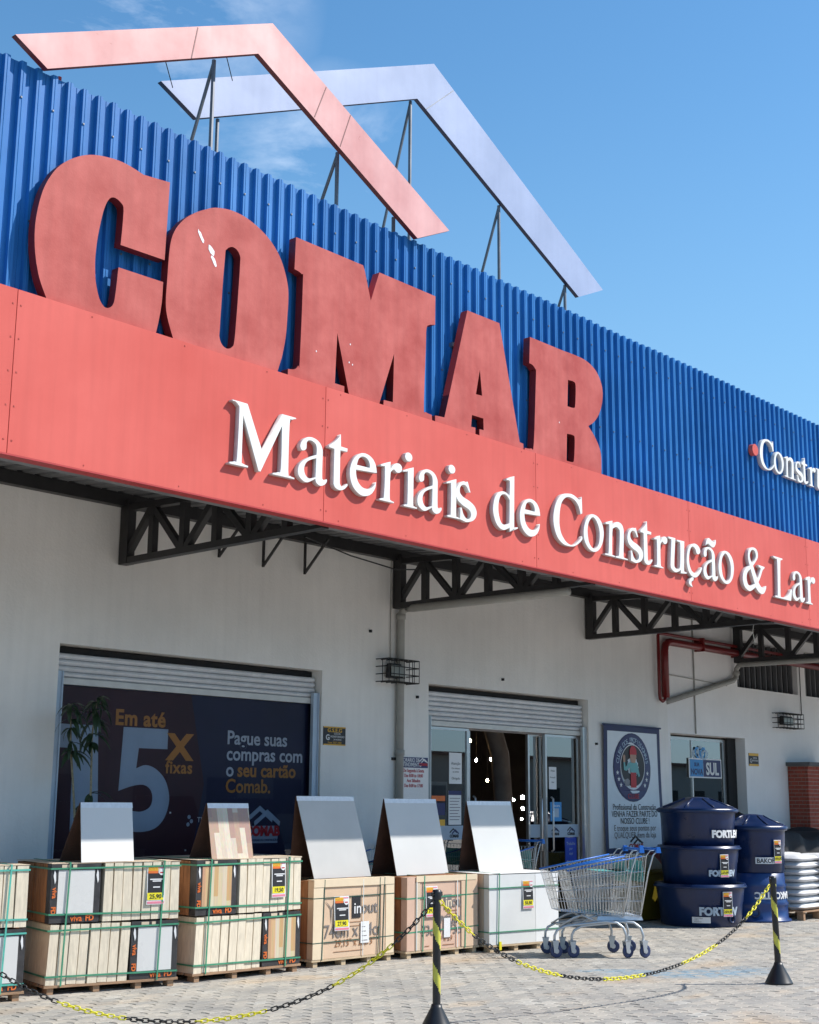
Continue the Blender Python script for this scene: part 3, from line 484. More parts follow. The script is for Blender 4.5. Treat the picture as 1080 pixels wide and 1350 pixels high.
w.build('wall', 'wall_paint', shop)
w = MB(); wall_grid(w, [17.12, W3[0], W3[1], LV[0][0], LV[0][1], LV[1][0], LV[1][1], 30] if False else [17.12, W3[0], LV[0][0], W3[1], LV[0][1], LV[1][0], LV[1][1], 30], [0.0, 0.02, W3[3], 3.235, 3.98, 4.45], [(W3[0], W3[1], W3[2], W3[3])] + LV, 0.035, 0.30)
w.build('wall', 'wall_step_paint', shop)
# louvre bands high on the wall: dark upright slats behind frames
for x0, x1, z0, z1 in LV:
    fr = MB(); fr.box(x0, x1, .20, .24, z0, z1); o = fr.build('vent_window', 'dark_gap', shop)
    n = int((x1 - x0) / 0.17)
    for i in range(n + 1):
        s = MB(); s.box(-.012, .012, -.03, .03, z0, z1); s.build('slat', 'soffit_grey', o, (x0 + .02 + i * (x1 - x0 - .04) / n, .15, 0))
# shutters: header gap, slats, bottom bar, guide rails
def shutter(x0, x1, ztop, zbot, name_mat):
    sh = MB(); sh.box(x0, x1, .16, .20, zbot - .02, ztop - .01); o = sh.build('rolling_shutter', 'dark_gap', shop)
    n = int(round((ztop - .07 - zbot - .05) / 0.058)); hgt = (ztop - .07 - zbot - .05) / n
    me = None
    for i in range(n):
        if me is None:
            q = MB(); pr = [(.105, 0), (.085, .012), (.078, hgt * .5), (.085, hgt - .014), (.105, hgt - .004), (.118, hgt - .004), (.118, 0)]
            for (ya, za), (yb, zb) in zip(pr, pr[1:]): q.face([(x0 + .03, ya, za), (x1 - .03, ya, za), (x1 - .03, yb, zb), (x0 + .03, yb, zb)])
            s = q.build('slat', name_mat, o); me = s.data
        else: s = mk('slat', me, o)
        s.location = (0, 0, zbot + .05 + i * hgt)
    q = MB(); q.box(x0 + .03, x1 - .03, .07, .12, zbot - .012, zbot + .045); q.build('bottom_bar', 'shutter_bar', o)
    for a, b in ((x0, x0 + .075), (x1 - .10, x1 - .012)):
        q = MB(); q.box(a, b, .035, .06, 0, zbot + .1); q.box(a, a + .012, .02, .036, 0, zbot + .1); q.box(b - .012, b, .02, .036, 0, zbot + .1); q.build('guide_rail', 'rail_blue_grey' if x0 < 8 else 'aluminium', o)
    return o
shutter(W1[0], W1[1], W1[3], 2.47, 'shutter_grey'); shutter(W2[0], W2[1], W2[3], 2.33, 'shutter_grey')

# ---- display window poster (printed film on the pane)
def logo(parent, x, y, z, s, mats, word=None, wm=None, ws=None):
    """two overlapping gable outlines over a word: the shop's emblem"""
    def gable(ox, oz, sz):
        t = sz * .16
        return [(ox - sz * .62, oz), (ox, oz + sz * .42), (ox + sz * .62, oz), (ox + sz * .62 - t * .2, oz - t), (ox, oz + sz * .42 - t * 1.15), (ox - sz * .62 + t * .2, oz - t)]
    outline('emblem', [gable(x - s * .12, z + s * .30, s * .8)], .002, mats[0], parent, (0, y, 0)); outline('emblem', [gable(x + s * .16, z + s * .2, s * .8)], .002, mats[1], parent, (0, y - .001, 0))
    if word: text(word, ws or s * .34, wm, parent, (x, y - .001, z - s * .18), align='CENTER', bold=.002 * s / .1)
win = MB(); win.box(W1[0] + .02, W1[1] - .04, .125, .135, .02, 2.47); win_o = win.build('display_window', 'poster_navy', shop)
PY = .122
q = MB(); q.face([(6.98, PY, .05), (8.55, PY, .05), (8.62, PY, .9), (8.75, PY, 1.6), (8.55, PY, 2.45), (6.98, PY, 2.45)]); q.build('poster_panel', 'poster_maroon', win_o)
five = [(.13, 1.0), (.78, 1.0), (.78, .80), (.36, .80), (.335, .60), (.47, .635), (.62, .60), (.76, .50), (.83, .36), (.83, .24), (.77, .11), (.65, .02), (.47, -.015), (.28, -.005), (.10, .045), (.10, .25), (.26, .195), (.42, .18), (.55, .22), (.59, .30), (.56, .39), (.46, .44), (.30, .43), (.10, .38)]
def rounded(P, k=5):
    """Catmull-Rom through the points, straight where flagged as a corner"""
    o = []; n = len(P)
    for i in range(n):
        a, b, c, d = P[i - 1], P[i], P[(i + 1) % n], P[(i + 2) % n]; o.append(b[:2])
        if len(b) > 2 and len(c) > 2: continue
        if len(b) > 2: a = b
        if len(c) > 2: d = c
        for j in range(1, k):
            t = j / k; f = lambda p, q, r, s_: .5 * (2 * q + (r - p) * t + (2 * p - 5 * q + 4 * r - s_) * t * t + (3 * q - p - 3 * r + s_) * t ** 3)
            o.append((f(a[0], b[0], c[0], d[0]), f(a[1], b[1], c[1], d[1])))
    return o
five = [(a, b, 1) if i in (0, 1, 2, 3, 4, 14, 15, 16, 23, 24, 25) or i in (len(five) - 1,) else (a, b) for i, (a, b) in enumerate(five)]
outline('lettering', [[(7.66 + a * .80, 1.17 + b * .94) for a, b in rounded(five)]], .002, 'poster_pale_blue', win_o, (0, PY - .002, 0))
outline('lettering', [[(6.985, 2.11), (7.48, 2.11), (7.545, .95), (7.24, .95), (7.22, 1.90), (6.985, 1.90)][::-1]], .002, 'poster_pale_blue', win_o, (0, PY - .002, 0))
text('Em até', .20, 'poster_orange', win_o, (7.66, PY - .003, 2.13), bold=.006, spacing=1.06)
text('X', .33, 'poster_orange', win_o, (8.30, PY - .003, 1.835), bold=.016, sxx=1.15)
text('fixas', .165, 'poster_orange', win_o, (8.27, PY - .003, 1.70), bold=.004, spacing=1.1)
for i, (a, b) in enumerate((('Pague suas', 'poster_text'), ('compras com', 'poster_text'), ('o ', 'poster_text'), ('Comab.', 'poster_orange'))):
    text(a, .19, b, win_o, (9.02, PY - .003, 2.0 - i * .158), bold=.0035)
text('seu cartão', .19, 'poster_orange', win_o, (9.17, PY - .003, 2.0 - 2 * .158), bold=.0045)
logo(win_o, 9.53, PY - .003, 1.17, .36, ('poster_pale_blue', 'poster_pale_blue'), 'COMAB', 'print_red', .13)
q = MB(); q.face([(9.36, PY - .001, 1.03), (9.74, PY - .001, 1.03), (9.74, PY - .001, 1.20), (9.36, PY - .001, 1.20)]); q.build('emblem', 'poster_pale_blue', win_o)
text('MATERIAIS DE CONSTRUÇÃO', .028, 'print_navy', win_o, (9.55, PY - .004, 1.05), align='CENTER')
for cx, cz in ((8.58, 1.29), (8.61, 1.25), (8.57, 1.22)):
    outline('emblem', [[(cx + .02 * math.cos(t * math.pi / 4), cz + .02 * math.sin(t * math.pi / 4)) for t in range(8)]], .001, 'poster_pale_blue', win_o, (0, PY - .003, 0))
text('TECBAN', .07, 'poster_text', win_o, (8.68, PY - .003, 1.24))
for cx, cz in ((7.72, 1.30), (8.35, 1.33), (9.1, 1.36), (9.03, .95), (8.55, .98)):
    q = MB(); q.box(cx - .008, cx + .008, PY - .006, PY, cz - .008, cz + .008); q.build('fixing_stud', 'print_white', win_o)
q = MB(); q.face([(W1[0] + .03, .10, .03), (W1[1] - .05, .10, .03), (W1[1] - .05, .10, 2.47), (W1[0] + .03, .10, 2.47)]); q.build('pane', 'window_film', win_o)

# ---- entrance: sliding glass doors, dark interior with lamps
ent = MB(); ent.box(12.0, 15.05, .14, .20, 2.30, 2.40); ent_o = ent.build('door_header', 'interior_pale', shop)
def leaf(x0, x1, y, name='glass_door'):
    f = MB(); t = .035
    f.box(x0, x0 + t, y - .02, y + .02, .03, 2.31); f.box(x1 - t, x1, y - .02, y + .02, .03, 2.31); f.box(x0 + t, x1 - t, y - .02, y + .02, .03, .09); f.box(x0 + t, x1 - t, y - .02, y + .02, 2.28, 2.31)
    o = f.build(name, 'aluminium', shop)
    q = MB(); q.box(x0 + t, x1 - t, y - .004, y + .004, .09, 2.28); q.build('pane', 'door_glass', o); return o
d1 = leaf(12.01, 12.78, .12); d2 = leaf(14.31, 15.07, .12); d3 = leaf(12.70, 12.90, .20); d4 = leaf(14.05, 14.36, .20)
for dd, x in ((d3, 12.84), (d4, 14.16), (d2, 14.40)):
    q = MB(); q.tube([(x, .08, .85), (x, .05, .87), (x, .05, 1.5), (x, .08, 1.52)], .013); q.build('door_handle', 'aluminium', dd, smooth=True)
def sticker(parent, x0, x1, z0, z1, y, m, lines=(), name='notice'):
    q = MB(); q.box(x0, x1, y - .002, y, z0, z1); o = q.build(name, m, parent)
    for (tx, sz, mm, xx, zz) in lines: text(tx, sz, mm, o, (xx, y - .003, zz), align='CENTER', depth=.0006)
    return o
Yg = .113
sticker(d1, 12.43, 12.66, 1.66, 2.02, Yg, 'print_white', [('Atenção', .05, 'print_black', 12.55, 1.88), ('Use máscara', .03, 'print_black', 12.55, 1.83), ('ao entrar', .03, 'print_black', 12.55, 1.79), ('Obrigado', .04, 'print_black', 12.55, 1.71)])
o = sticker(d1, 12.42, 12.65, 1.19, 1.58, Yg, 'print_white', [])
q = MB(); q.box(12.42, 12.65, Yg - .004, Yg - .002, 1.53, 1.58); q.build('header', 'print_navy', o)
for i in range(8): q = MB(); q.box(12.44, 12.63 - (i % 3) * .02, Yg - .0035, Yg - .0022, 1.49 - i * .035, 1.496 - i * .035); q.build('text_line', 'print_black', o)
o = sticker(d1, 12.06, 12.40, 1.10, 1.68, Yg + .006, 'interior_pale', [])
for z0, z1, m in ((1.46, 1.52, 'print_orange'), (1.30, 1.44, 'print_navy'), (1.16, 1.25, 'print_gold')): q = MB(); q.box(12.12, 12.36, Yg + .001, Yg + .004, z0, z1); q.build('print_band', m, o)
for dd, x0, x1 in ((d1, 12.04, 12.76), (d2, 14.34, 15.03), (d4, 14.10, 14.31)):
    yy = Yg if dd is not d4 else .193
    st = sticker(dd, x0, x1, 1.02, 1.18, yy, 'poster_pale_blue', [], 'safety_strip')
    if x1 - x0 > .4:
        for xx in ((14.52, 14.86) if dd is d2 else (12.52,)): logo(st, xx, yy - .003, 1.07, .13, ('print_black', 'print_navy'), 'COMAB', 'print_black', .045)
st = sticker(d2, 14.42, 14.66, 1.22, 1.46, Yg, 'print_blue', [('Máscara', .05, 'print_white', 14.54, 1.40)], 'notice'); q = MB(); q.box(14.46, 14.60, Yg - .004, Yg - .002, 1.27, 1.38); q.build('picture', 'poster_pale_blue', st)
st = sticker(d2, 14.40, 14.56, 1.62, 1.90, Yg, 'print_white', [('Aviso', .04, 'print_black', 14.48, 1.84), ('Promoção', .028, 'print_black', 14.48, 1.76), ('Aqui', .028, 'print_black', 14.48, 1.70)])
st = sticker(d2, 14.73, 14.98, .58, 1.015, Yg, 'print_royal', [('Trabalhe', .055, 'poster_pale_blue', 14.855, .92), ('por', .05, 'poster_pale_blue', 14.855, .86), ('aqui', .05, 'poster_pale_blue', 14.855, .80)], 'notice'); q = MB(); q.face([(14.73, Yg - .003, .58), (14.98, Yg - .003, .58), (14.98, Yg - .003, .72), (14.93, Yg - .003, .70), (14.88, Yg - .003, .73), (14.83, Yg - .003, .69), (14.78, Yg - .003, .73), (14.73, Yg - .003, .70)]); q.build('picture', 'poster_pale_blue', st); 
for xx in (14.80, 14.89): q = MB(); q.box(xx, xx + .05, Yg - .005, Yg - .0035, .66, .72); q.build('picture', 'print_gold', st)
# interior room
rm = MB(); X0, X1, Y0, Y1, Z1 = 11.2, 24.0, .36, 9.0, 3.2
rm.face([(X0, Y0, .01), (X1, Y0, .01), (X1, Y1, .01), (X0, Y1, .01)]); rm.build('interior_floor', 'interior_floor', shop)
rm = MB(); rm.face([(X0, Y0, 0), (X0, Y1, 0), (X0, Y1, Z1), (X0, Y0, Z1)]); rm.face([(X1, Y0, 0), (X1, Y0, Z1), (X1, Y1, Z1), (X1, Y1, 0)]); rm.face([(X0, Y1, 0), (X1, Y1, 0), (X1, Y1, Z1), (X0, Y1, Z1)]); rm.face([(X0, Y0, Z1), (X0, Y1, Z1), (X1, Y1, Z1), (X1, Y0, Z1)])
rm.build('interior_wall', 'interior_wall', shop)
q = MB(); q.tube([(15.35, 1.6, 0), (15.35, 1.6, 1.5), (15.28, 1.6, 2.1), (15.10, 1.6, 2.5), (14.95, 1.6, 2.7)], .13, 8); q.build('interior_column', 'interior_pale', shop, smooth=True)
for i, (x, y, z, h) in enumerate(((13.4, 3.4, 0, 1.5), (16.2, 4.2, 0, 1.3), (18.2, 2.6, 0, 1.25), (17.2, 6.2, 0, 1.8))):
    t = thing('shelf_unit', ['low shelf unit far inside the entrance, left of the curved column', 'dim shelf unit deep inside the shop behind the curved column', 'dim shelf unit behind the right glass door', 'tallest shelf unit at the back of the dark shop'][i], 'shelf', (x, D + y, .01))
    for s in (0, 1.35): q = MB(); q.box(s, s + .04, 0, .5, 0, h); q.build('side_panel', 'interior_pale', t)
    for k in range(4):
        q = MB(); q.box(.04, 1.35, .02, .48, .1 + k * h / 4.2, .13 + k * h / 4.2); q.build('shelf', 'interior_pale', t)
        for j in range(5):
            q = MB(); q.box(.08 + j * .25, .27 + j * .25, .05, .3, .13 + k * h / 4.2, .13 + k * h / 4.2 + random.uniform(.1, .2)); q.build('goods', random.choice(['print_red', 'interior_pale', 'carton_beige', 'print_blue', 'print_navy', 'bin_yellow']), t)
for i, (x, y, z, m) in enumerate(((15.78, 13.0, 2.34, 'lamp_warm'), (15.69, 13.0, 2.10, 'lamp_warm'), (15.92, 13.0, 2.06, 'lamp_white'), (16.26, 13.0, 2.08, 'lamp_warm'), (16.18, 13.0, 1.77, 'lamp_warm'), (17.74, 13.0, 2.35, 'lamp_white'), (17.32, 13, 2.18, 'lamp_white'), (17.9, 13, 2.28, 'lamp_white'))):
    wh = ['topmost on the left of the doorway', 'beside the left door edge', 'white, second from the left door edge', 'warm, in the middle of the doorway', 'lowest one in the doorway', 'white, high behind the right door pane', 'white, left edge of right door', 'white, farthest right behind the door pane'][i]
    t = thing('pendant_lamp', 'small lit bulb in the dark shop, ' + wh, 'lamp', (x, y, z), group=None)
    q = MB(); q.lathe([(0.001, -.022), (.012, -.018), (.018, 0), (.013, .016), (.006, .022), (.001, .024)], 10); q.build('bulb', m, t, smooth=True)
    q = MB(); q.tube([(0, 0, .05), (0, 0, 3.2 - z)], .002, 4); q.build('cord', 'wire_dark', t)
for i, (x, z, w_) in enumerate(((17.30, 1.53, .022), (17.07, 1.49, .014), (17.30, 1.36, .018), (17.27, 1.2, .010))):
    t = tag(MB().box(-w_, w_, -.01, .01, -w_ * 1.2, w_ * 1.2).build('light_panel', 'lamp_white', None, (x, 13.2, z)), 'small lit panel inside the shop behind the right door, ' + ['topmost of the four', 'leftmost of the four', 'second lowest of the four', 'lowest of the four'][i], 'lamp')

# ---- third window with its sticker
f = MB(); x0, x1 = W3[0], 19.16
f.box(x0, x0 + .04, .24, .28, .02, 2.42); f.box(x1 - .05, x1, .24, .28, .02, 2.42); f.box(x0 + .04, x1 - .05, .24, .28, 2.38, 2.42); f.box(18.16, 18.19, .24, .28, .02, 2.38)
w3 = f.build('window', 'aluminium', shop); q = MB(); q.box(x0 + .04, x1 - .05, .255, .262, .02, 2.38); q.build('pane', 'door_glass', w3)
q = MB(); q.box(x1, W3[1], .20, .30, .02, 2.45); q.build('jamb', 'dark_gap', w3)
q = MB(); q.box(18.06, 19.02, .235, .24, 1.83, 2.12); s3 = q.build('sign', 'print_white', w3)
q = MB(); q.box(18.09, 18.47, .232, .235, 1.85, 2.10); q.build('sign_panel', 'print_blue', s3); q = MB(); q.box(18.48, 18.99, .232, .235, 1.85, 2.10); q.build('sign_panel', 'print_navy', s3)
text('SUL', .25, 'print_white', s3, (18.735, .230, 1.885), align='CENTER', bold=.008, sxx=.9); text('SUA', .08, 'print_navy', s3, (18.28, .230, 2.0), align='CENTER', bold=.002); text('NOVA', .12, 'print_navy', s3, (18.28, .230, 1.88), align='CENTER', bold=.003)
for k in range(5):
    a = R(-64 + 32 * k); pts = [(18.40 + math.sin(a) * .14 + math.cos(t * math.pi / 4) * .075 * math.cos(a) + math.sin(t * math.pi / 4) * .11 * math.sin(a) , 2.14 + math.cos(a) * .07 - math.cos(t * math.pi / 4) * .075 * math.sin(a) + math.sin(t * math.pi / 4) * .10 * math.cos(a)) for t in range(8)]
    outline('petal', [pts, [(18.40 + math.sin(a) * .14 + (x - 18.40 - math.sin(a) * .14) * .6, 2.14 + math.cos(a) * .07 + (z - 2.14 - math.cos(a) * .07) * .6) for x, z in pts]], .001, 'print_blue' if k % 2 else 'poster_pale_blue', s3, (0, .237 - k * .001, 0))

# ---- blue ribbed cladding in sheets, red fascia panels, canopy underside, trusses
def cladding(x0, nrib, m):
    p = .127; q = MB(); yc, yv = F + .14 - D, F + .172 - D
    prof = []
    for i in range(nrib):
        b = i * p; prof += [(b, yv), (b + .030, yv), (b + .033, yv + .004), (b + .036, yv), (b + .066, yv), (b + .072, yc), (b + .088, yc), (b + .091, yc - .003), (b + .094, yc), (b + .112, yc), (b + .120, yv)]
    prof.append((nrib * p, yv))
    z0, z1 = ZT - .12, ZP + random.uniform(-.006, .006)
    for (a, ya), (b, yb) in zip(prof, prof[1:]): q.face([(a, ya, z0), (b, yb, z0), (b, yb, z1), (a, ya, z1)])
    return q.build('cladding_sheet', m, shop, (x0, 0, 0))
for i in range(-4, 28): cladding(1.016 * i + .30, 8, 'cladding_blue' if (i * 7) % 3 else 'cladding_blue_pale')
sc_ = MB()
for i in range(-20, 230):
    for z in (6.17, 5.30): 
        if i % 2 == (z > 6): sc_.box(1.016 * 0 + .30 + i * .127 + .085 - .006, .30 + i * .127 + .085 + .006, F + .132 - D, F + .14 - D, z - .006, z + .006)
sc_.build('cladding_screws', 'strut_steel', shop, kind='stuff')
q = MB(); q.box(-3.9, 28.9, F + .19 - D, F + .24 - D, ZT - .4, ZP - .02); q.build('parapet_wall', 'concrete_grey', shop)
q = MB(); q.box(-8, 30, F + .3 - D, .4, 4.46, 4.52); q.box(-8, 30, .4, 16, 4.46, 4.6); q.build('roof', 'concrete_grey', shop)
q = MB(); q.box(-8, -7.8, .24, 16, 0, 4.45); q.box(29.8, 30, .36, 16, 0, 4.45); q.box(-7.8, 29.8, 15.8, 16, 0, 4.45); q.build('wall', 'wall_paint', shop)
seams = [-8, -3.9, -1.1, 1.75, 4.575, 7.42, 10.24, 13.05, 15.9, 18.7, 21.5, 24.4, 27.2, 30]
for a, b in zip(seams, seams[1:]):
    q = MB(); q.box(.003, b - a - .003, F - D, F - D + .03, ZG + .012, ZT); q.build('fascia_panel', 'fascia_red', shop, (a, 0, 0))
rv = MB()
for a in seams[1:-1]:
    for i in range(5):
        for dx in (-.03, .03): z = ZG + .1 + i * .23; rv.box(a + dx - .005, a + dx + .005, F - D - .003, F - D, z - .005, z + .005)
for i in range(46):
    x = -7.8 + i * .81
    for z in (ZG + .04, ZT - .03): rv.box(x - .004, x + .004, F - D - .003, F - D, z - .004, z + .004)
rv.build('fascia_rivets', 'letter_red', shop, kind='stuff')
q = MB(); q.box(-8, 30, F - D + .031, F - D + .07, ZG + .02, ZT - .01); q.build('fascia_backing', 'fascia_edge', shop)
q = MB(); q.box(-8, 30, F - D - .002, F - D + .10, ZG, ZG + .011); q.build('fascia_lip', 'fascia_edge', shop)
q = MB(); q.box(-8, 30, F - D + .07, F - D + .30, ZT - .10, ZT - .015); q.build('fascia_top', 'fascia_red', shop)
q = MB(); q.box(-8, 30, F - D + .10, F - D + .24, ZG + .02, ZG + .10); q.build('gutter', 'soffit_grey', shop)
# corrugated roof sheet of the canopy, seen from below
q = MB(); zs = 4.27
xx = -8.0
while xx < 30:
    for a, za, b, zb in ((0, 0, .10, 0), (.10, 0, .12, .035), (.12, .035, .16, .035), (.16, .035, .18, 0)):
        q.face([(xx + a, F - D + .10, zs + za - .22), (xx + a, 0, zs + za), (xx + b, 0, zs + zb), (xx + b, F - D + .10, zs + zb - .22)])
    xx += .18
q.build('canopy_sheet', 'soffit_grey', shop)
q = MB(); q.box(-8, 30, -.09, -.002, 4.14, 4.26); q.build('wall_beam', 'truss_black', shop)
q = MB(); q.box(-8, 30, F - D + 1.25, F - D + 1.33, 4.045, 4.12); q.build('purlin', 'truss_black', shop); q = MB(); q.box(-8, 30, F - D + .30, F - D + .40, 3.96, 4.03); q.build('purlin', 'truss_black', shop)
def truss(x, name='bracket_truss'):
    yo = -.02; yi = F - D + .11; zb, zt0, zt1 = 3.60, 4.13, 4.02
    q = MB(); q.box(-.045, .045, yo - .12, yo, zb - .01, 4.20); o = q.build(name, 'truss_black', shop, (x, 0, 0))
    for nm, a, b in (('chord', (0, yo, zb + .02), (0, yi, zb + .03)), ('chord', (0, yo, zt0), (0, yi, zt1))):
        q = MB(); q.bar(a, b, .08, .06); q.build(nm, 'truss_black', o)
    n = 6; L = yi - yo
    for i in range(1, n):
        y = yo + L * i / n; zt = zt0 + (zt1 - zt0) * i / n
        q = MB(); q.bar((0, y, zb + .045), (0, y, zt - .025), .065, .07, up=(0, 1, 0)); q.build('web_bar', 'truss_black', o)
    for i in range(n):
        ya, yb = yo + L * i / n, yo + L * (i + 1) / n
        if i % 2 == 0: a, b = (0, ya - .04, zb + .04), (0, yb + .02, zt0 - .04 - .018 * i)
        else: a, b = (0, ya - .02, zt0 - .04 - .018 * i), (0, yb + .02, zb + .04)
        q = MB(); q.bar(a, b, .06, .06); q.build('web_bar', 'truss_black', o)
    return o
for x in (-6.97, -3.13, -.0, 3.74, 7.55, 11.33, 15.13, 19.12, 22.95, 26.7): truss(x)
for i, x in enumerate((8.69, 9.28, 9.87)):
    q = MB(); q.bar((0, -.05, 3.80 + .02 * (i == 0)), (0, -.05, 4.14), .022, .022, up=(0, 1, 0)); q.bar((0, -.05, 3.81 + .02 * (i == 0)), (0, -.40, 4.14), .022, .022); q.build('hanger_bracket', 'truss_black', shop, (x, 0, 0))
q = MB(); q.tube([(9.2, -.75, 4.02), (9.9, -.7, 3.93), (10.7, -.6, 3.9), (11.2, -.45, 3.98)], .008, 5); q.build('cable', 'wire_dark', shop)
q = MB(); q.tube([(16.2, -1.9, 4.02), (16.22, -1.9, 3.8), (16.17, -1.9, 3.65), (16.22, -1.9, 3.5)], .005, 4); q.tube([(20.9, -1.0, 4.05), (20.92, -1.0, 3.75)], .005, 4); q.build('cable', 'strap_white', shop)

# ---- lettering
def pts_of(s, sc=.001): return [tuple(float(v) * sc for v in p.split(',')) for p in s.split()]
big = thing('sign_lettering', 'huge weathered red block letters COMAB fixed on the blue cladding', 'sign', (0, F + .03, 0))
for k, (L_, conts) in enumerate(BIGLET.items()):
    c = [pts_of(x) for x in conts]
    x0 = min(p[0] for p in c[0]); c = [[(x - x0, z) for x, z in q] for q in c]
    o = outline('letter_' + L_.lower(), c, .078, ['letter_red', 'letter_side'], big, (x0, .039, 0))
    q = MB()
    for a in (.35, .8): q.box(a - .02, a + .02, .039, .112, 5.0, 5.04); q.box(a - .02, a + .02, .039, .112, 5.55, 5.59)
    q.build('spacer', 'strut_steel', o)
for x, z, w_, h_ in ((6.10, 5.615, .014, .050), (6.205, 5.535, .026, .042), (6.235, 5.455, .022, .040)):
    o = outline('paint_chip', [[(x + (w_ * math.cos(t * math.pi / 5) - h_ * .55 * math.sin(t * math.pi / 5)) * random.uniform(.7, 1.15), z + h_ * math.sin(t * math.pi / 5) * random.uniform(.75, 1.1)) for t in range(10)]], .002, 'paint_chip', big, (0, -.001, 0))
for x, z in ((7.72, 5.18), (7.71, 5.02), (7.75, 5.01), (7.33, 5.02), (10.68, 5.14)):
    outline('paint_chip', [[(x + .006 * math.cos(t * math.pi / 3), z + .008 * math.sin(t * math.pi / 3)) for t in range(6)]], .002, 'paint_chip', big, (0, -.001, 0))
def write(root, items, y, sc=1.0, base=3.89, depth=.045):
    cache = {}
    for g_, x in items:
        if g_ not in cache:
            conts = [[(a * sc, b * sc) for a, b in pts_of(s)] for s in GLYPH[g_][1]]
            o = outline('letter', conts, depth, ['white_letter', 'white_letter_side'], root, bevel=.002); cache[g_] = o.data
        else: o = mk('letter', cache[g_], root)
        o.location = (x, y, base)
slog = thing('sign_lettering', 'white serif letters reading Materiais de Construção & Lar on the red fascia', 'sign', (0, 0, 0))
gx = {k: v[0] / 1000 for k, v in GLYPH.items()}
write(slog, [('M', gx['M']), ('a', gx['a']), ('t', gx['t']), ('e', gx['e']), ('r', gx['r']), ('i', gx['i']), ('idot', gx['idot']), ('a', 8.49), ('i', 8.874), ('idot', 8.90), ('s', 9.0), ('d', gx['d']), ('e', 9.925), ('C', gx['C']), ('o', gx['o']), ('n', gx['n']), ('s', 11.74), ('t', 11.99), ('r', 12.245), ('u', gx['u']), ('c', gx['c']), ('cedilla', gx['cedilla']), ('a', 13.255), ('tilde', gx['tilde']), ('o', 13.595), ('&', gx['&']), ('L', gx['L']), ('a', 15.385), ('r', 15.739)], F - .0235)
s2 = thing('sign_lettering', 'smaller white serif letters reading Construção high on the blue cladding', 'sign', (0, 0, 0))
cx = 14.97; items = []
for g_, ad in (('C', .0), ('o', .36), ('n', .635), ('s', .945), ('t', 1.125), ('r', 1.315), ('u', 1.53), ('c', 1.80), ('cedilla', 1.823), ('a', 2.065), ('tilde', 2.115), ('o', 2.32)): items.append((g_, cx + ad))
write(s2, items, F + .115, .75, 5.505, .05)
q = MB(); q.lathe([(.001, -.03), (.068, -.03), (.072, -.026), (.072, .03), (.001, .03)], 20); o = q.build('bullet_disc', 'fascia_red', s2, (14.835, F + .11, 5.695), rot=(R(90), 0, 0))

# ---- roof emblem: two gables on struts
def gable(name, label, conts, y, mats, posts):
    t = thing(name, label, 'roof sign', (0, y, 0))
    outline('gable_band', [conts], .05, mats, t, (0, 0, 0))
    yo = .16 if y < F + .2 else .035
    for (x, z, zb, m, back) in posts:
        q = MB(); q.tube([(x, yo, z), (x, yo, zb)], .018, 6); q.build('post', m, t)
        if back: q = MB(); q.tube([(x, yo, z - .02), (x - .02, yo + .60 + (.5 if zb < 5 else 0), zb + (.1 if zb < 5 else -.3))], .016, 6); q.build('brace', m, t)
    return t
gable('roof_gable', 'faded red gable outline, the left and front one of the pair above the parapet', [(4.46, 6.568), (6.791, 7.733), (9.048, 6.646), (8.605, 6.427), (6.646, 7.393), (4.726, 6.425)], F + .1,
      ['gable_red', 'gable_edge_red'], [(4.94, 6.52, 6.1, 'strut_red', False), (6.34, 7.27, 6.0, 'strut_steel', True), (7.75, 7.0, 6.0, 'strut_steel', True), (8.48, 6.64, 6.0, 'strut_steel', False)])
KL = (F + 1.15) / (F + .35)          # the lilac gable stands further back on the roof
def kb(x, z): return (x * KL, 1.45 + (z - 1.45) * KL)
gl = gable('roof_gable', 'pale lilac gable outline, the right and rear one of the pair above the parapet', [kb(*p) for p in ((5.882, 6.917), (9.109, 8.475), (11.958, 6.981), (11.49, 6.765), (8.869, 8.005), (6.245, 6.747))], F + 1.15,
      ['gable_lilac', 'gable_edge'], [(*kb(x, z), 4.6, 'strut_steel', b_) for x, z, b_ in ((6.5, 6.86, False), (8.83, 7.98, True), (10.18, 7.38, True), (11.31, 6.86, True))])
gr = [o for o in bpy.data.objects if o.name == 'roof_gable'][0]
for pts in ([(5.82, .10, 7.01), (5.90, .10, 6.82)], [(6.42, .10, 7.31), (6.49, .10, 7.13)]): q = MB(); q.tube(pts, .005, 4); q.build('guy_wire', 'wire_dark', gr)
for par, segs in ((gr, (((6.02, 7.338), (5.97, 7.055)), ((7.42, 7.42), (7.29, 7.09)), ((7.72, 7.28), (7.60, 6.94)))), (gl, ((kb(9.40, 8.31), kb(9.0, 7.95)),))):
    for (xa, za), (xb, zb_) in segs: q = MB(); q.bar((xa, -.0262, za), (xb, -.0262, zb_), .009, .002, up=(0, 1, 0)); q.build('seam', 'gable_edge_red' if par is gr else 'strut_steel', par)
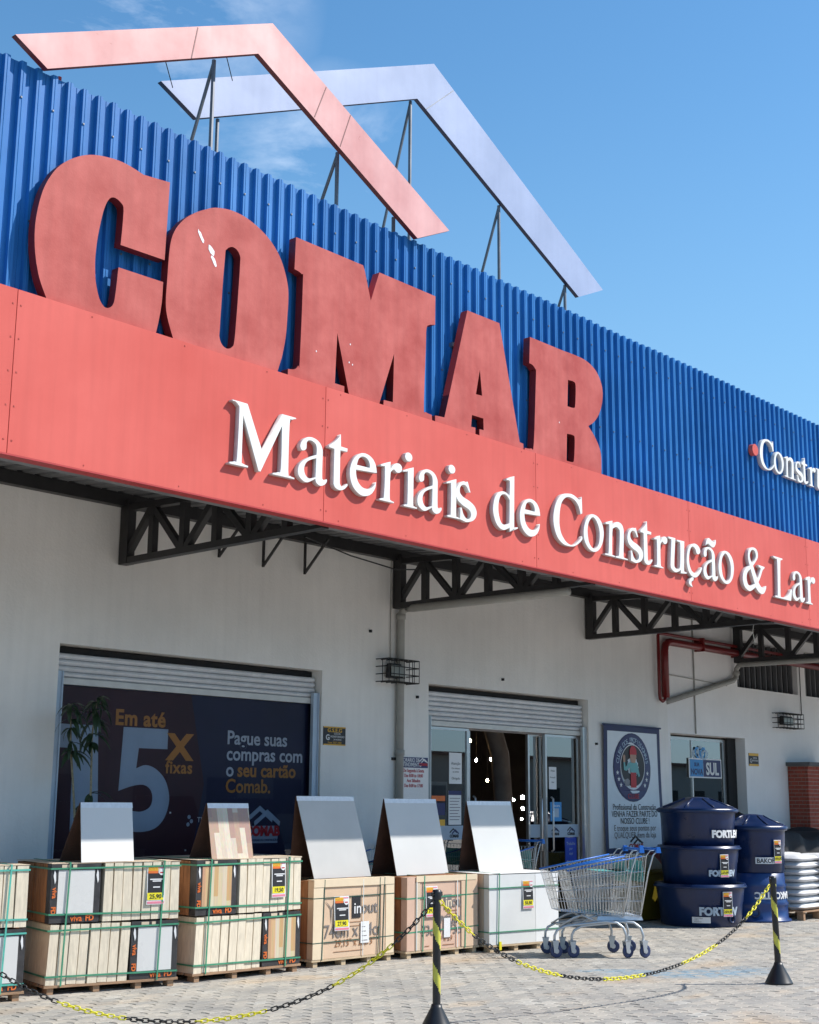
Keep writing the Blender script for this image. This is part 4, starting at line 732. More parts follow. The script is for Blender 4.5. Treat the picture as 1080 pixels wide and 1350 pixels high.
# ---------------------------------------------------------------- fittings on the wall
t = thing('drain_pipe', 'grey rain pipe running down the wall left of the entrance', 'pipe', (11.385, D, 0))
q = MB(); q.tube([(0, -.055, .02), (0, -.055, 3.50), (.012, -.075, 3.58), (.03, -.14, 3.60)], .045, 12); q.build('pipe', 'pvc_pipe', t, smooth=True)
q = MB(); q.tube([(.03, -.13, 3.60), (-.07, -.30, 3.575), (-.07, F - D + .4, 3.56)], .045, 12); q.build('pipe', 'pvc_pipe', t, smooth=True)
for z in (1.95, 3.47):
    q = MB(); q.lathe([(.046, 0), (.054, .005), (.054, .06), (.046, .065)], 14); q.build('collar', 'pvc_pipe', t, (0, -.055, z), smooth=True)
q = MB(); q.box(-.08, .08, -.03, -.001, 1.90, 1.93); q.build('clamp', 'wire_dark', t)
t = thing('drain_pipe', 'grey rain pipe slanting down the wall under the fourth truss', 'pipe', (17.12, D + .035, 0))
q = MB(); q.tube([(-.02, -.05, 2.88), (1.9, -.05, 3.31), (1.99, -.06, 3.36), (2.0, -.07, 3.50), (2.0, -.12, 3.555), (2.0, -.2, 3.56), (2.0, F - D + .4, 3.55)], .04, 12); q.build('pipe', 'pvc_pipe', t, smooth=True)
q = MB(); q.lathe([(.041, 0), (.05, .005), (.05, .06), (.041, .065)], 14); q.build('collar', 'pvc_pipe', t, (2.0, -.065, 3.40), smooth=True)
t = thing('fire_pipe', 'dark red fire main bending down the wall right of the entrance', 'pipe', (17.0, D, 0))
q = MB(); q.tube([(-.02, -.07, 2.93), (-.02, -.07, 3.60), (.0, -.07, 3.67), (.06, -.07, 3.72), (.14, -.07, 3.735), (9.5, -.07, 3.735)], .055, 12); q.build('pipe', 'pipe_red', t, smooth=True)
q = MB(); q.tube([(-.02, -.07, 2.98), (-.05, -.07, 2.90), (-.11, -.07, 2.87), (-.17, -.07, 2.90), (-.185, -.07, 2.97), (-.185, -.07, 3.80), (-.16, -.07, 3.835), (.1, -.07, 3.84), (9.5, -.07, 3.84)], .024, 8); q.build('thin_pipe', 'pipe_red', t, smooth=True)
for x in (1.0, 2.1, 3.6): q = MB(); q.box(x - .02, x + .02, -.13, .03, 3.67, 3.87); q.build('clamp', 'pipe_red', t)
def cage(name, label, x, z, w=.50, h=.25, dp=.20):
    t = thing(name, label, 'caged light', (x, D + (.035 if x > 17.2 else 0), z)); q = MB(); r = .006
    for i in range(4):
        zz = h * i / 3; q.tube([(0, -.0, zz), (0, -dp, zz), (w, -dp, zz), (w, 0, zz)], r, 4)
    for i in range(7):
        xx = w * i / 6; q.tube([(xx, 0, 0), (xx, -dp, 0), (xx, -dp, h), (xx, 0, h)], r, 4)
    for yy in (-dp * .5,):
        q.tube([(0, yy, 0), (0, yy, h)], r, 4); q.tube([(w, yy, 0), (w, yy, h)], r, 4); q.tube([(0, yy, h), (w, yy, h)], r, 4); q.tube([(0, yy, 0), (w, yy, 0)], r, 4)
    q.build('wire_cage', 'wire_dark', t)
    q = MB(); q.box(w * .25, w * .75, -.10, -.03, .05, h - .04, taper=.01); q.build('lamp_housing', 'wire_dark', t)
    q = MB(); q.box(w * .28, w * .72, -.11, -.101, .07, h - .06); q.build('lamp_lens', 'lamp_glass', t)
    return t
cage('caged_light', 'black wire cage light on the wall over the grey rain pipe', 11.04, 2.75); cage('caged_light', 'black wire cage light on the wall above the brick column', 20.35, 2.66, .70, .23)
q = MB(); q.tube([(11.26, D - .012, 3.0), (11.26, D - .012, 4.14)], .006, 5); tag(q.build('wall_conduit', 'pvc_pipe'), 'thin cable running up the wall left of the rain pipe', 'cable')
q = MB(); q.tube([(17.93, D + .02, 2.46), (17.93, D + .02, 4.2)], .011, 5); q.tube([(17.1, D + .02, 3.28), (18.9, D + .02, 3.23)], .008, 5); tag(q.build('wall_conduit', 'pvc_pipe', kind=None), 'thin rusty conduit running down to the third window', 'cable')
q = MB(); q.tube([(21.05, D + .02, 2.9), (21.36, D + .02, 2.9), (21.36, D + .02, 3.9)], .007, 5); tag(q.build('wall_conduit', 'wire_dark'), 'thin cable rising from the cage light above the brick column', 'cable')
def plaque(name, label, x0, x1, z0, z1, y, m, cat='sign'):
    t = thing(name, label, cat, (x0, y, z0)); q = MB(); q.box(0, x1 - x0, -.008, -.001, 0, z1 - z0); q.build('plate', m, t); return t
t = plaque('security_sign', 'small black and yellow security plate beside the poster window', 10.24, 10.57, 2.03, 2.225, D, 'print_black')
for z0, z1 in ((.0, .012), (.183, .195)): q = MB(); q.box(0, .33, -.010, -.008, z0, z1); q.build('border', 'print_gold', t)
text('G.S.E.G', .055, 'print_gold', t, (.165, -.011, .138), align='CENTER', bold=.001, sxx=1.3); text('LOCAL', .032, 'print_white', t, (.205, -.011, .112), align='CENTER'); text('MONITORADO', .032, 'print_white', t, (.205, -.011, .080), align='CENTER', sxx=.95); text('24 HORAS', .026, 'print_white', t, (.205, -.011, .052), align='CENTER'); text('G', .08, 'print_white', t, (.06, -.011, .055), align='CENTER', bold=.002); text('Fone: 3257-2983', .03, 'print_gold', t, (.165, -.011, .018), align='CENTER')
t = plaque('security_sign', 'small black and yellow security plate right of the third window', 19.51, 19.82, 2.035, 2.23, D + .035, 'print_black')
for z0, z1 in ((.0, .03), (.155, .195)): q = MB(); q.box(0, .31, -.010, -.008, z0, z1); q.build('border', 'print_gold', t)
text('LOCAL', .04, 'print_white', t, (.19, -.011, .11), align='CENTER'); text('MONITORADO', .036, 'print_white', t, (.19, -.011, .07), align='CENTER', sxx=.8); text('G', .09, 'print_white', t, (.06, -.011, .05), align='CENTER')
t = plaque('opening_hours_sign', 'white opening hours sign with navy heading beside the entrance', 11.43, 11.915, 1.45, 1.945, D, 'wall_step_paint')
q = MB(); q.box(.005, .48, -.012, -.008, .375, .49); q.build('heading', 'print_navy', t)
text('HORÁRIO DE', .062, 'print_white', t, (.02, -.013, .438), sxx=.85, bold=.0008); text('ATENDIMENTO', .062, 'print_white', t, (.02, -.013, .388), sxx=.80, bold=.0008)
logo(t, .40, -.013, .42, .11, ('print_white', 'print_white'), 'COMAB', 'print_red', .04)
for i, s_ in enumerate(('De Segunda à Sexta', 'Das 8:00 às 18:00', 'Aos Sábados', 'Das 8:00 às 17:00')): text(s_, .052, 'print_red' if i < 4 else 'print_navy', t, (.24, -.010, .325 - i * .055), align='CENTER', sxx=.85, bold=.0006)
# club banner
bx0, bx1, bz0, bz1 = 15.42, 16.82, .80, 2.48
ban = thing('club_banner', 'tall pale banner with a navy border and round club emblem', 'banner', (bx0, D - .05, bz0)); BW, BH = bx1 - bx0, bz1 - bz0
def wav(u, v): return .018 * math.sin(u * 5.2 + v * 3.1) * (1 - v * .5) - .05 * max(0, u - .80) * (1 - v) * 1.5
def sheet(u0, u1, v0, v1, off, nu, nv, rad=0):
    q = MB(); 
    for i in range(nu):
        for j in range(nv):
            a, b = u0 + (u1 - u0) * i / nu, u0 + (u1 - u0) * (i + 1) / nu; c, d = v0 + (v1 - v0) * j / nv, v0 + (v1 - v0) * (j + 1) / nv
            q.face([(x * BW, wav(x, z) + off, z * BH) for x, z in ((a, c), (b, c), (b, d), (a, d))])
    return q
sheet(0, 1, 0, 1, 0, 24, 24).build('cloth_border', 'banner_navy', ban, smooth=True)
sheet(.055, .945, .04, .955, -.003, 24, 24).build('cloth', 'banner_cloth', ban, smooth=True)
def bent(o, off):                                # lay flat print on the waving cloth
    me = o.data
    l = o.location
    for v in me.vertices: v.co.y = wav((v.co.x + l.x) / BW, (v.co.z + l.z) / BH) - off + v.co.y * .2 - l.y
    return o
def ell(cx, cz, rx, rz, n=32): return [(cx + rx * math.cos(2 * math.pi * t / n), cz + rz * math.sin(2 * math.pi * t / n)) for t in range(n)]
ecx, ecz = .66, 1.13
bent(outline('emblem', [ell(ecx, ecz, .46, .46)], .001, 'banner_navy', ban), .006); bent(outline('emblem', [ell(ecx, ecz, .44, .44), ell(ecx, ecz, .30, .30)], .001, 'print_navy', ban), .008)
bent(outline('emblem', [ell(ecx, ecz + .02, .295, .285)], .001, 'print_black', ban), .008); bent(outline('emblem', [ell(ecx, ecz + .02, .30, .29), ell(ecx, ecz + .02, .288, .278)], .001, 'print_white', ban), .010)
arc = 'CLUBE DOS PROFISSIONAIS'
for i, ch in enumerate(arc):
    if ch == ' ': continue
    a = R(168 - 156 * i / (len(arc) - 1)); me = text_me(ch, .095, bold=.001, align='CENTER'); me.materials.append(MT['poster_pale_blue'])
    me.transform(Matrix.Translation((ecx + .335 * math.cos(a), 0, ecz + .335 * math.sin(a))) @ Matrix.Rotation(-(a - math.pi / 2), 4, 'Y')); bent(mk('lettering', me, ban), .010)
for a in (R(192), R(206), R(220), R(-12), R(-26), R(-40)):
    cx_, cz_ = ecx + .37 * math.cos(a), ecz + .37 * math.sin(a)
    bent(outline('star', [[(cx_ + (.036 if k % 2 == 0 else .015) * math.sin(k * math.pi / 5), cz_ + (.036 if k % 2 == 0 else .015) * math.cos(k * math.pi / 5)) for k in range(10)]], .001, 'print_white', ban), .010)
# a plain drawn builder inside the emblem: cap, face, shirt, overalls, raised arm
for pts, m, off in (([(.60, .86), (.73, .86), (.73, 1.10), (.60, 1.10)], 'print_red', .011), ([(.59, 1.06), (.74, 1.06), (.79, 1.0), (.82, 1.02), (.76, 1.19), (.69, 1.21), (.60, 1.20), (.55, 1.19), (.48, 1.13), (.46, 1.21), (.43, 1.20), (.44, 1.09), (.50, 1.08), (.58, 1.13)], 'print_teal', .012),
                    ([(.62, 1.19), (.71, 1.19), (.745, 1.27), (.74, 1.33), (.59, 1.33), (.585, 1.26)], 'print_skin', .013), ([(.575, 1.30), (.755, 1.30), (.745, 1.37), (.70, 1.415), (.63, 1.415), (.585, 1.37)], 'print_red', .014), ([(.425, 1.19), (.47, 1.20), (.475, 1.28), (.44, 1.30), (.415, 1.27)], 'print_skin', .013),
                    ([(.46, .88), (.56, .88), (.58, .95), (.53, .98), (.45, .96)], 'interior_pale', .011)):
    bent(outline('figure_print', [pts], .001, m, ban), off)
bent(text('CLUBE', .09, 'print_red', ban, (ecx, 0, .715), align='CENTER', bold=.001), .010)
for i, (s_, m) in enumerate((('Profissional da Construção', 'print_black'), ('VENHA FAZER PARTE DO', 'print_black'), ('NOSSO CLUBE !', 'print_black'), ('E troque seus pontos por', 'print_grey'), ('QUALQUER item da loja', 'print_grey'))):
    bent(text(s_, .112, m, ban, (.70, 0, .565 - i * .092), align='CENTER', sxx=.84, bold=.0008), .007)
me_l = thing  # emblem at the foot of the banner
for g_ in ([(.58, .155), (.70, .235), (.82, .155), (.80, .135), (.70, .20), (.60, .135)], [(.66, .13), (.76, .195), (.88, .13), (.86, .112), (.76, .165), (.68, .112)]): bent(outline('emblem', [g_], .001, 'print_black', ban), .007)
bent(text('COMAB', .09, 'print_red', ban, (.72, 0, .055), align='CENTER', bold=.003), .007)
q = MB(); q.tube([(-.02, 0, BH + .005), (BW + .02, 0, BH + .005)], .012, 6); q.build('rod', 'banner_navy', ban)
for i, (x, z) in enumerate(((10.93, 3.30), (15.30, 2.22), (11.72, 2.62), (13.3, 2.93))):
    q = MB(); q.box(-.012, .012, -.03, 0, -.015, .015); tag(q.build('wall_bolt', 'wire_dark', None, (x, D, z)), ['small dark bolt in the bare wall above the security plate', 'small dark bolt between the entrance and the banner', 'small dark bolt left above the opening hours sign', 'small dark bolt above the middle of the entrance shutter'][i], 'bolt')

# ---------------------------------------------------------------- goods on pallets
def price_tag(parent, x, z, w=.155, h=.30, price='25,90', y=-.012, tilt=0.0, wrap=None, rz=0):
    q = MB()
    def b(x0, x1, z0, z1, mi, o): q.box(x0 * w, x1 * w, -o, -o + .0012, z0 * h, z1 * h, mi)
    b(0, 1, 0, 1, 0, 0); b(.05, .60, .80, .965, 1, .0014); b(.05, .60, .80, .86, 2, .0028); b(.60, .95, .93, .965, 3, .0014); b(.05, .95, .225, .80, 4, .0014); b(.03, .92, .115, .30, 5, .0028); b(.04, .96, .02, .08, 3, .0014)
    for cz, a, c in ((.63, .16, .92), (.585, .30, .78), (.43, .34, .72)): b(a, c, cz, cz + .03, 0, .0028)
    q.v2 = None
    cx, cz, r = .80 * w, .83 * h, .16 * w; n = 14; b0 = len(q.v)
    q.v += [(cx + r * math.cos(2 * math.pi * k / n), -.004, cz + r * 1.0 * math.sin(2 * math.pi * k / n)) for k in range(n)]; q.f.append(tuple(b0 + k for k in range(n))[::1]); q.m.append(0)
    b(.70, .90, .80, .835, 6, .0046)
    o = q.build('price_tag', ['print_white', 'print_gold', 'print_orange', 'print_pink', 'print_black', 'print_yellow', 'print_red'], parent, (x, y, z), rot=(tilt, 0, rz))
    text(price, h * .155, 'print_black', o, (w * .48, -.0046, h * .155), align='CENTER', bold=.0008, depth=.0004, name='price')
    text('OFERTA', h * .095, 'print_gold', o, (w * .10, -.0046, h * .875), depth=.0004, name='heading', sxx=.9)
    if wrap:
        rr, a0 = wrap; o.location = (0, 0, z); o.rotation_euler = (0, 0, 0); o.data = o.data.copy()
        for ob in [o] + list(o.children):
            off = Vector((0, 0, 0)) if ob is o else Vector(ob.location)
            for v in ob.data.vertices:
                p = v.co + off; a = a0 + p.x / rr; q_ = rr - p.y + .004; v.co = (q_ * math.cos(a), q_ * math.sin(a), p.z)
            if ob is not o: ob.location = (0, 0, 0)
    return o
def frame_of(p0, p1):
    dx, dy = p1[0] - p0[0], p1[1] - p0[1]; return math.hypot(dx, dy), math.atan2(dy, dx)
def pallet(t, W, DP, m='pallet_wood', zt=.068):
    for i in range(6):
        q = MB(); y0 = i * (DP - .10) / 5; q.box(-.01, W + .01, y0 - .005, y0 + .10, zt - .018, zt); q.build('pallet_board', m, t)
    for x in (.02, W * .36, W * .68, W - .07):
        for y in (.01, DP * .5 - .04, DP - .10):
            q = MB(); q.box(x, x + .05, y, y + .09, 0.001, zt - .019); q.build('pallet_block', m, t)
def band(t, pts, wdt, m, th=.004):
    """one strap run: straight pieces through pts, slightly slack"""
    q = MB()
    for a, b in zip(pts, pts[1:]): q.bar(a, b, wdt, th, up=(0, -1, 0))
    return q
def straps(t, W, DP, zh, xv, ztop, zbot, m, wd=.016):
    for z, dz in zh:
        q = MB(); q.box(-.006, W + .001, -.009, -.004, z, z + wd, xf=Matrix.Shear('XY', 4, (0, 0)) if False else None)
        q.v = [(x, y, zz + dz * (x / W)) for x, y, zz in q.v]; q.build('strap', m, t)
        q = MB(); q.box(-.009, -.005, -.009, DP, z, z + wd); q.build('strap', m, t)
    for x in xv:
        q = MB(); q.box(x, x + wd, -.013, -.009, zbot, ztop + .004); q.box(x, x + wd, -.013, DP, ztop + .004, ztop + .008); q.v = [(a + (.03 if b < -.005 else .03) * (c - zbot), b, c) for a, b, c in q.v]; q.build('strap', m, t)
def pack_front(parent, x0, x1, z0, z1, y, m_tile, side=1):
    """a pack lying face-on: tile behind a black printed frame"""
    q = MB(); w, h = x1 - x0, z1 - z0; q.box(0, w, 0, .085, 0, h); o = q.build('tile_box', 'black_pack', parent, (x0, y, z0))
    q = MB(); q.box(w * .14, w * .87, -.003, 0, h * .14, h * .89); q.build('tile_face', m_tile, o)
    q = MB(); q.box(w * .2, w * .36, -.004, 0, h * .93, h * .985); q.box(w * .42, w * .5, -.004, 0, h * .93, h * .985); q.build('printed_patch', 'carton_beige', o)
    text('viva', h * .14, 'print_orange', o, (w * .42, -.004, h * .025), name='brand', bold=.0012); text('FD', h * .13, 'print_orange', o, (w * .72, -.004, h * .03), name='brand', bold=.002)
    me = text_me('viva', h * .12, bold=.0012); me.materials.append(MT['print_orange']); me.transform(Matrix.Rotation(math.pi / 2, 4, 'Y')); mk('brand', me, o, (w * .035, -.004, h * .60))
    me = text_me('FD', h * .11, bold=.002); me.materials.append(MT['print_orange']); me.transform(Matrix.Rotation(math.pi / 2, 4, 'Y')); mk('brand', me, o, (w * .03, -.004, h * .28))
    for lx in (w * .07, w * .935): outline('feather_print', [[(lx - .012, h * .80), (lx - .004, h * .90), (lx + .006, h * .84), (lx + .010, h * .72), (lx + .002, h * .66)]], .0012, 'print_white', o, (0, -.004, 0))
    return o
def tile_load(label, p0, p1, tile, price, tagx, m='strap_green', seed=1, skew=0.02):
    rnd = random.Random(seed); W, rz = frame_of(p0, p1); DP = .80
    t = thing('tile_pallet', label, 'tile pallet', (p0[0], p0[1], 0), rz); pallet(t, W, DP)
    zb, hl = .070, .439
    cache = {}
    def edge_pack(x, z, wd, y, dep, lean=0.0, h=None):
        h = h or hl; key = round(wd, 3)
        if key not in cache:
            q = MB(); q.box(0, wd, 0, dep, 0, h, taper=.002); cache[key] = q.build('tile_box', 'carton_edge_print', t)
            o = cache[key]
        else: o = mk('tile_box', cache[key].data, t)
        o.location = (x, y + rnd.uniform(-.004, .006), z + rnd.uniform(-.003, .003)); o.rotation_euler = (0, lean, 0); return o
    fw = .42 if W > 1.1 else .40
    # upper layer: framed pack at the left, packs edge-on at the right; lower layer the other way round
    for lay, z in ((0, zb), (1, zb + hl + .012)):
        f0 = .0 if lay else W - fw
        for row in range(2):
            yy = .0 if row == 0 else .40
            if row == 0:
                for k in range(4): 
                    if k == 0: pack_front(t, f0, f0 + fw, z, z + hl, .002, tile)
                    else: q = MB(); q.box(f0, f0 + fw, .002 + k * .092, .088 + k * .092, z, z + hl - .004); q.build('tile_box', 'carton_brown', t)
            else:
                for k in range(4): q = MB(); q.box(f0, f0 + fw, yy + k * .096, yy + .09 + k * .096, z, z + hl - .006); q.build('tile_box', 'carton_brown', t)
            a, b = (fw + .03, W) if lay else (0.0, W - fw - .02); n = 8; wd = (b - a) / n
            for k in range(n):
                lean = (.035 if lay == 0 else .0) + rnd.uniform(-.006, .006)
                gap = rnd.choice([.002, .004, .012]); edge_pack(a + k * wd + (0 if lay else .0), z, round(wd - .006 - (.004 if k % 3 == 0 else 0), 3), yy, .39, lean)
    q = MB(); q.box(0, W, 0, DP, zb + 2 * hl + .014, zb + 2 * hl + .018); q.v = [(x, y, z + (rnd.uniform(-.003, .006))) for x, y, z in q.v]; q.build('top_sheet', 'carton_beige', t)
    zt = zb + 2 * hl + .016
    straps(t, W, DP, [(zb + .055, -.012), (zb + hl - .05, .012), (zb + hl + .07, -.01), (zb + 2 * hl - .03, .006)], [.11, W - .18], zt, .06, m, .013)
    price_tag(t, tagx * W, zb + hl + .125, price=price, tilt=R(-2))
    return t, W, rz, zt
def carton_load(label, p0, p1, kraft, side, price, tagx, seed=1, split=None, H=.673, DP=.74, sm='strap_dark', name='carton_pallet'):
    rnd = random.Random(seed); W, rz = frame_of(p0, p1); zb = .070
    t = thing(name, label, 'carton pallet', (p0[0], p0[1], 0), rz); pallet(t, W, DP, 'pallet_pine')
    n = 9; dy = DP / n
    cuts = [0, W] if not split else [0, split * W, W]
    for i in range(n):
        for a, b in zip(cuts, cuts[1:]):
            q = MB(); q.box(a + .002, b - .002, i * dy, (i + 1) * dy - .004, zb, zb + H + rnd.uniform(-.004, .004), taper=.001)
            mm = kraft if i == 0 else side
            if split and a > 0 and i == 0: mm = 'carton_white_bright'
            q.build('tile_carton', mm, t)
    zt = zb + H + .005
    return t, W, rz, zt, zb, DP
P1 = tile_load('pallet of boxed white tiles at the far left, cut by the photo edge', (4.72, 9.38), (5.93, 9.14), 'tile_white', '24,90', .50, 'strap_teal', 3)
P2 = tile_load('pallet of boxed white tiles strapped in green, priced 25,90', (6.20, 9.26), (7.25, 9.01), 'tile_white', '25,90', .73, 'strap_green', 5)
P3 = tile_load('pallet of boxed wood strip tiles strapped in green', (7.46, 9.06), (8.60, 9.01), 'wood_print', '19,50', .70, 'strap_green', 9)
# pale cartons, 74 x 74
t, W, rz, zt, zb, DP = carton_load('pallet of brown cartons printed 74cm x 74cm', (8.83, 9.09), (9.83, 9.04), 'carton_kraft', 'carton_brown', '27,90', .3, 2)
q = MB(); q.box(-.004, W, -.012, -.004, zt - .058, zt + .004); q.box(-.004, W, -.012, .08, zt + .004, zt + .008); q.build('edge_board', 'edge_board', t)
q = MB(); q.box(-.004, .12, -.008, -.003, zb, zt - .06); q.build('edge_board', 'edge_board', t); q = MB(); q.box(W - .17, W - .115, -.008, -.002, zb, zt - .06); q.build('edge_board', 'carton_kraft', t); q = MB(); q.box(W - .105, W + .003, -.008, -.002, zb, zt - .06); q.build('edge_board', 'edge_board', t)
def carton_print(t, W, zb, items):
    for (s_, sz, m, x, z, kw) in items: text(s_, sz, m, t, (x, -.005, z), **kw)
q = MB(); q.box(.47, .575, -.0055, -.003, zb + .335, zb + .53); q.build('logo_block', 'print_black', t)
carton_print(t, W, zb, [('in', .14, 'print_white', .488, zb + .375, dict(bold=.001)), ('out', .15, 'print_grey', .585, zb + .375, dict(bold=.002)), ('74cm x 74cm', .165, 'print_grey', .125, zb + .175, dict(bold=.0005, sxx=.86)), ('29,13" x 29,13"', .09, 'carton_brown', .26, zb + .095, dict(sxx=.9))])
outline('logo_print', [[(.14, zb + .50), (.20, zb + .45), (.215, zb + .30), (.225, zb + .45), (.26, zb + .50), (.22, zb + .41)]], .001, 'print_grey', t, (0, -.0045, 0))
for i, (x0, x1, z) in enumerate(((.44, .60, .30), (.44, .58, .265), (.25, .62, .05))): q = MB(); q.box(x0, x1, -.0048, -.003, zb + z, zb + z + .004); q.build('text_line', 'carton_brown', t)
q = MB(); q.box(.575, .68, -.011, -.009, zb + .11, zb + .30); o = q.build('label', 'print_white', t)
for i in range(4): q = MB(); q.box(.59, .66 - .01 * i, -.0118, -.0111, zb + .13 + i * .04, zb + .137 + i * .04); q.build('text_line', 'print_grey', o)
straps(t, W, DP, [(zb + .135, .012), (zb + .52, .01)], [.10, W - .21, W - .15], zt, .06, 'strap_dark', .008)
q = MB(); q.box(.60, .606, -.013, -.009, zb, zt); q.build('strap', 'strap_white', t)
price_tag(t, .245, zb + .235, .17, .30, '27,90', -.020, R(-3), rz=R(-4)); P4 = (t, W, rz, zt)
# 73 x 73 polished
t, W, rz, zt, zb, DP = carton_load('pallet of pinkish cartons printed POLIDO 73cm x 73cm', (9.96, 8.99), (10.93, 8.91), 'carton_kraft_pink', 'carton_brown', '39,90', .3, 3)
q = MB(); q.box(.12, W - .02, -.012, -.003, zt - .05, zt + .004); q.build('edge_board', 'edge_board', t); q = MB(); q.box(0, .10, -.008, -.002, zb, zt); q.build('edge_board', 'carton_kraft_pink', t); q = MB(); q.box(.11, .17, -.008, -.002, zb, zt - .06); q.build('edge_board', 'carton_beige', t); q = MB(); q.box(W - .24, W - .02, -.009, -.003, zb, zt - .055); q.build('edge_board', 'carton_kraft', t)
q = MB(); q.box(.50, .60, -.0055, -.003, zb + .36, zb + .50); q.build('logo_block', 'print_grey', t)
carton_print(t, W, zb, [('in', .13, 'edge_board', .515, zb + .385, dict(bold=.001)), ('out', .14, 'print_grey', .60, zb + .385, dict(bold=.004)), ('POLIDO', .095, 'print_grey', .44, zb + .235, dict(bold=.004)), ('73cm x 73cm', .135, 'print_grey', .20, zb + .13, dict(bold=.0005, sxx=.82)), ('29 x 29', .07, 'carton_brown', .40, zb + .07, {})])
for i, (x0, x1, z) in enumerate(((.52, .68, .345), (.54, .68, .315), (.24, .30, .03), (.48, .64, .03))): q = MB(); q.box(x0, x1, -.0048, -.003, zb + z, zb + z + .005); q.build('text_line', 'carton_brown', t)
q = MB(); q.box(.49, .575, -.011, -.009, zb + .10, zb + .28); q.build('label', 'print_white', t)
straps(t, W, DP, [(zb + .16, .02), (zb + .47, .015)], [.20, W - .20], zt, .06, 'strap_green', .013)
for x in (.12, .67): q = MB(); q.box(x, x + .008, -.014, -.010, zb, zt - .05); q.build('strap', 'strap_white', t)
price_tag(t, .245, zb + .30, .16, .285, '29,90', -.020, R(-3)); P5 = (t, W, rz, zt)
# white cartons
t, W, rz, zt, zb, DP = carton_load('pallet of plain white cartons crossed by the cart shadow', (10.97, 8.80), (11.93, 8.65), 'carton_white', 'carton_beige', '55,50', .3, 4, split=.66)
q = MB(); q.box(-.002, .05, -.002, DP, zt - .004, zt + .002); q.build('edge_board', 'carton_beige', t); q = MB(); q.box(.0, W, -.003, DP, zt + .001, zt + .004); q.build('top_sheet', 'carton_white_bright', t)
straps(t, W, DP, [(zb + .115, .0), (zb + .535, .01)], [.11], zt, .06, 'strap_green', .010)
price_tag(t, .455, zb + .33, .15, .28, '55,50', -.014, R(-2)); P6 = (t, W, rz, zt)
q = MB(); q.box(.12, .15, -.02, -.012, .02, .10); q.build('yellow_tape', 'print_yellow', t)

# tile sample boards standing on the loads as tents
def tent(label, xb0, xb1, xa0, y, z, h, m, lean=.12, spread=.30):
    w = xb1 - xb0; t = thing('tile_display', label, 'tile display', (xb0, y, z)); dx = xa0 - xb0
    for nm, y0, mm in (('front_panel', 0, m), ('back_panel', spread, 'board_back')):
        q = MB(); ya, yb = y0, lean + (.006 if y0 else -.006); th = .010 if y0 == 0 else -.010
        a = [(0, ya, 0), (w, ya, 0), (w + dx, yb, h), (dx, yb, h)]; b = [(x_, y_ + th, z_) for x_, y_, z_ in a]
        q.v = a + b; q.f = [(0, 1, 2, 3), (7, 6, 5, 4), (0, 4, 5, 1), (1, 5, 6, 2), (2, 6, 7, 3), (3, 7, 4, 0)]; q.m = [0, 1, 1, 1, 1, 1]; q.build(nm, [mm, 'board_back'], t)
    q = MB(); a = .040 * lean / h
    q.face([(dx, lean - .006 - a - .002, h - .040), (w + dx, lean - .006 - a - .002, h - .040), (w + dx, lean - .008, h + .002), (dx, lean - .008, h + .002)]); q.face([(dx, lean - .008, h + .002), (w + dx, lean - .008, h + .002), (w + dx, lean + .014, h + .002), (dx, lean + .014, h + .002)]); q.build('hinge_tape', 'tape_clear', t)
    return t
tent('white tile sample tent on the pallet of white tiles', 6.43, 6.93, 6.47, 9.21, P2[3] + .004, .455, 'tile_white')
tent('striped wood tile sample tent on the wood tile pallet', 7.64, 8.10, 7.66, 9.09, P3[3] + .004, .455, 'wood_panel_print')
tent('grey tile sample tent on the 74cm cartons', 8.96, 9.71, 8.83, 9.22, P4[3] + .008, .735, 'tile_grey', .13, .34)
tent('pale tile sample tent on the POLIDO cartons', 10.05, 10.82, 9.99, 9.20, P5[3] + .002, .725, 'tile_pale', .13, .34)
tent('pale tile sample tent on the plain white cartons', 11.24, 11.98, 11.16, 9.14, P6[3] + .006, .705, 'tile_pale', .11, .28)
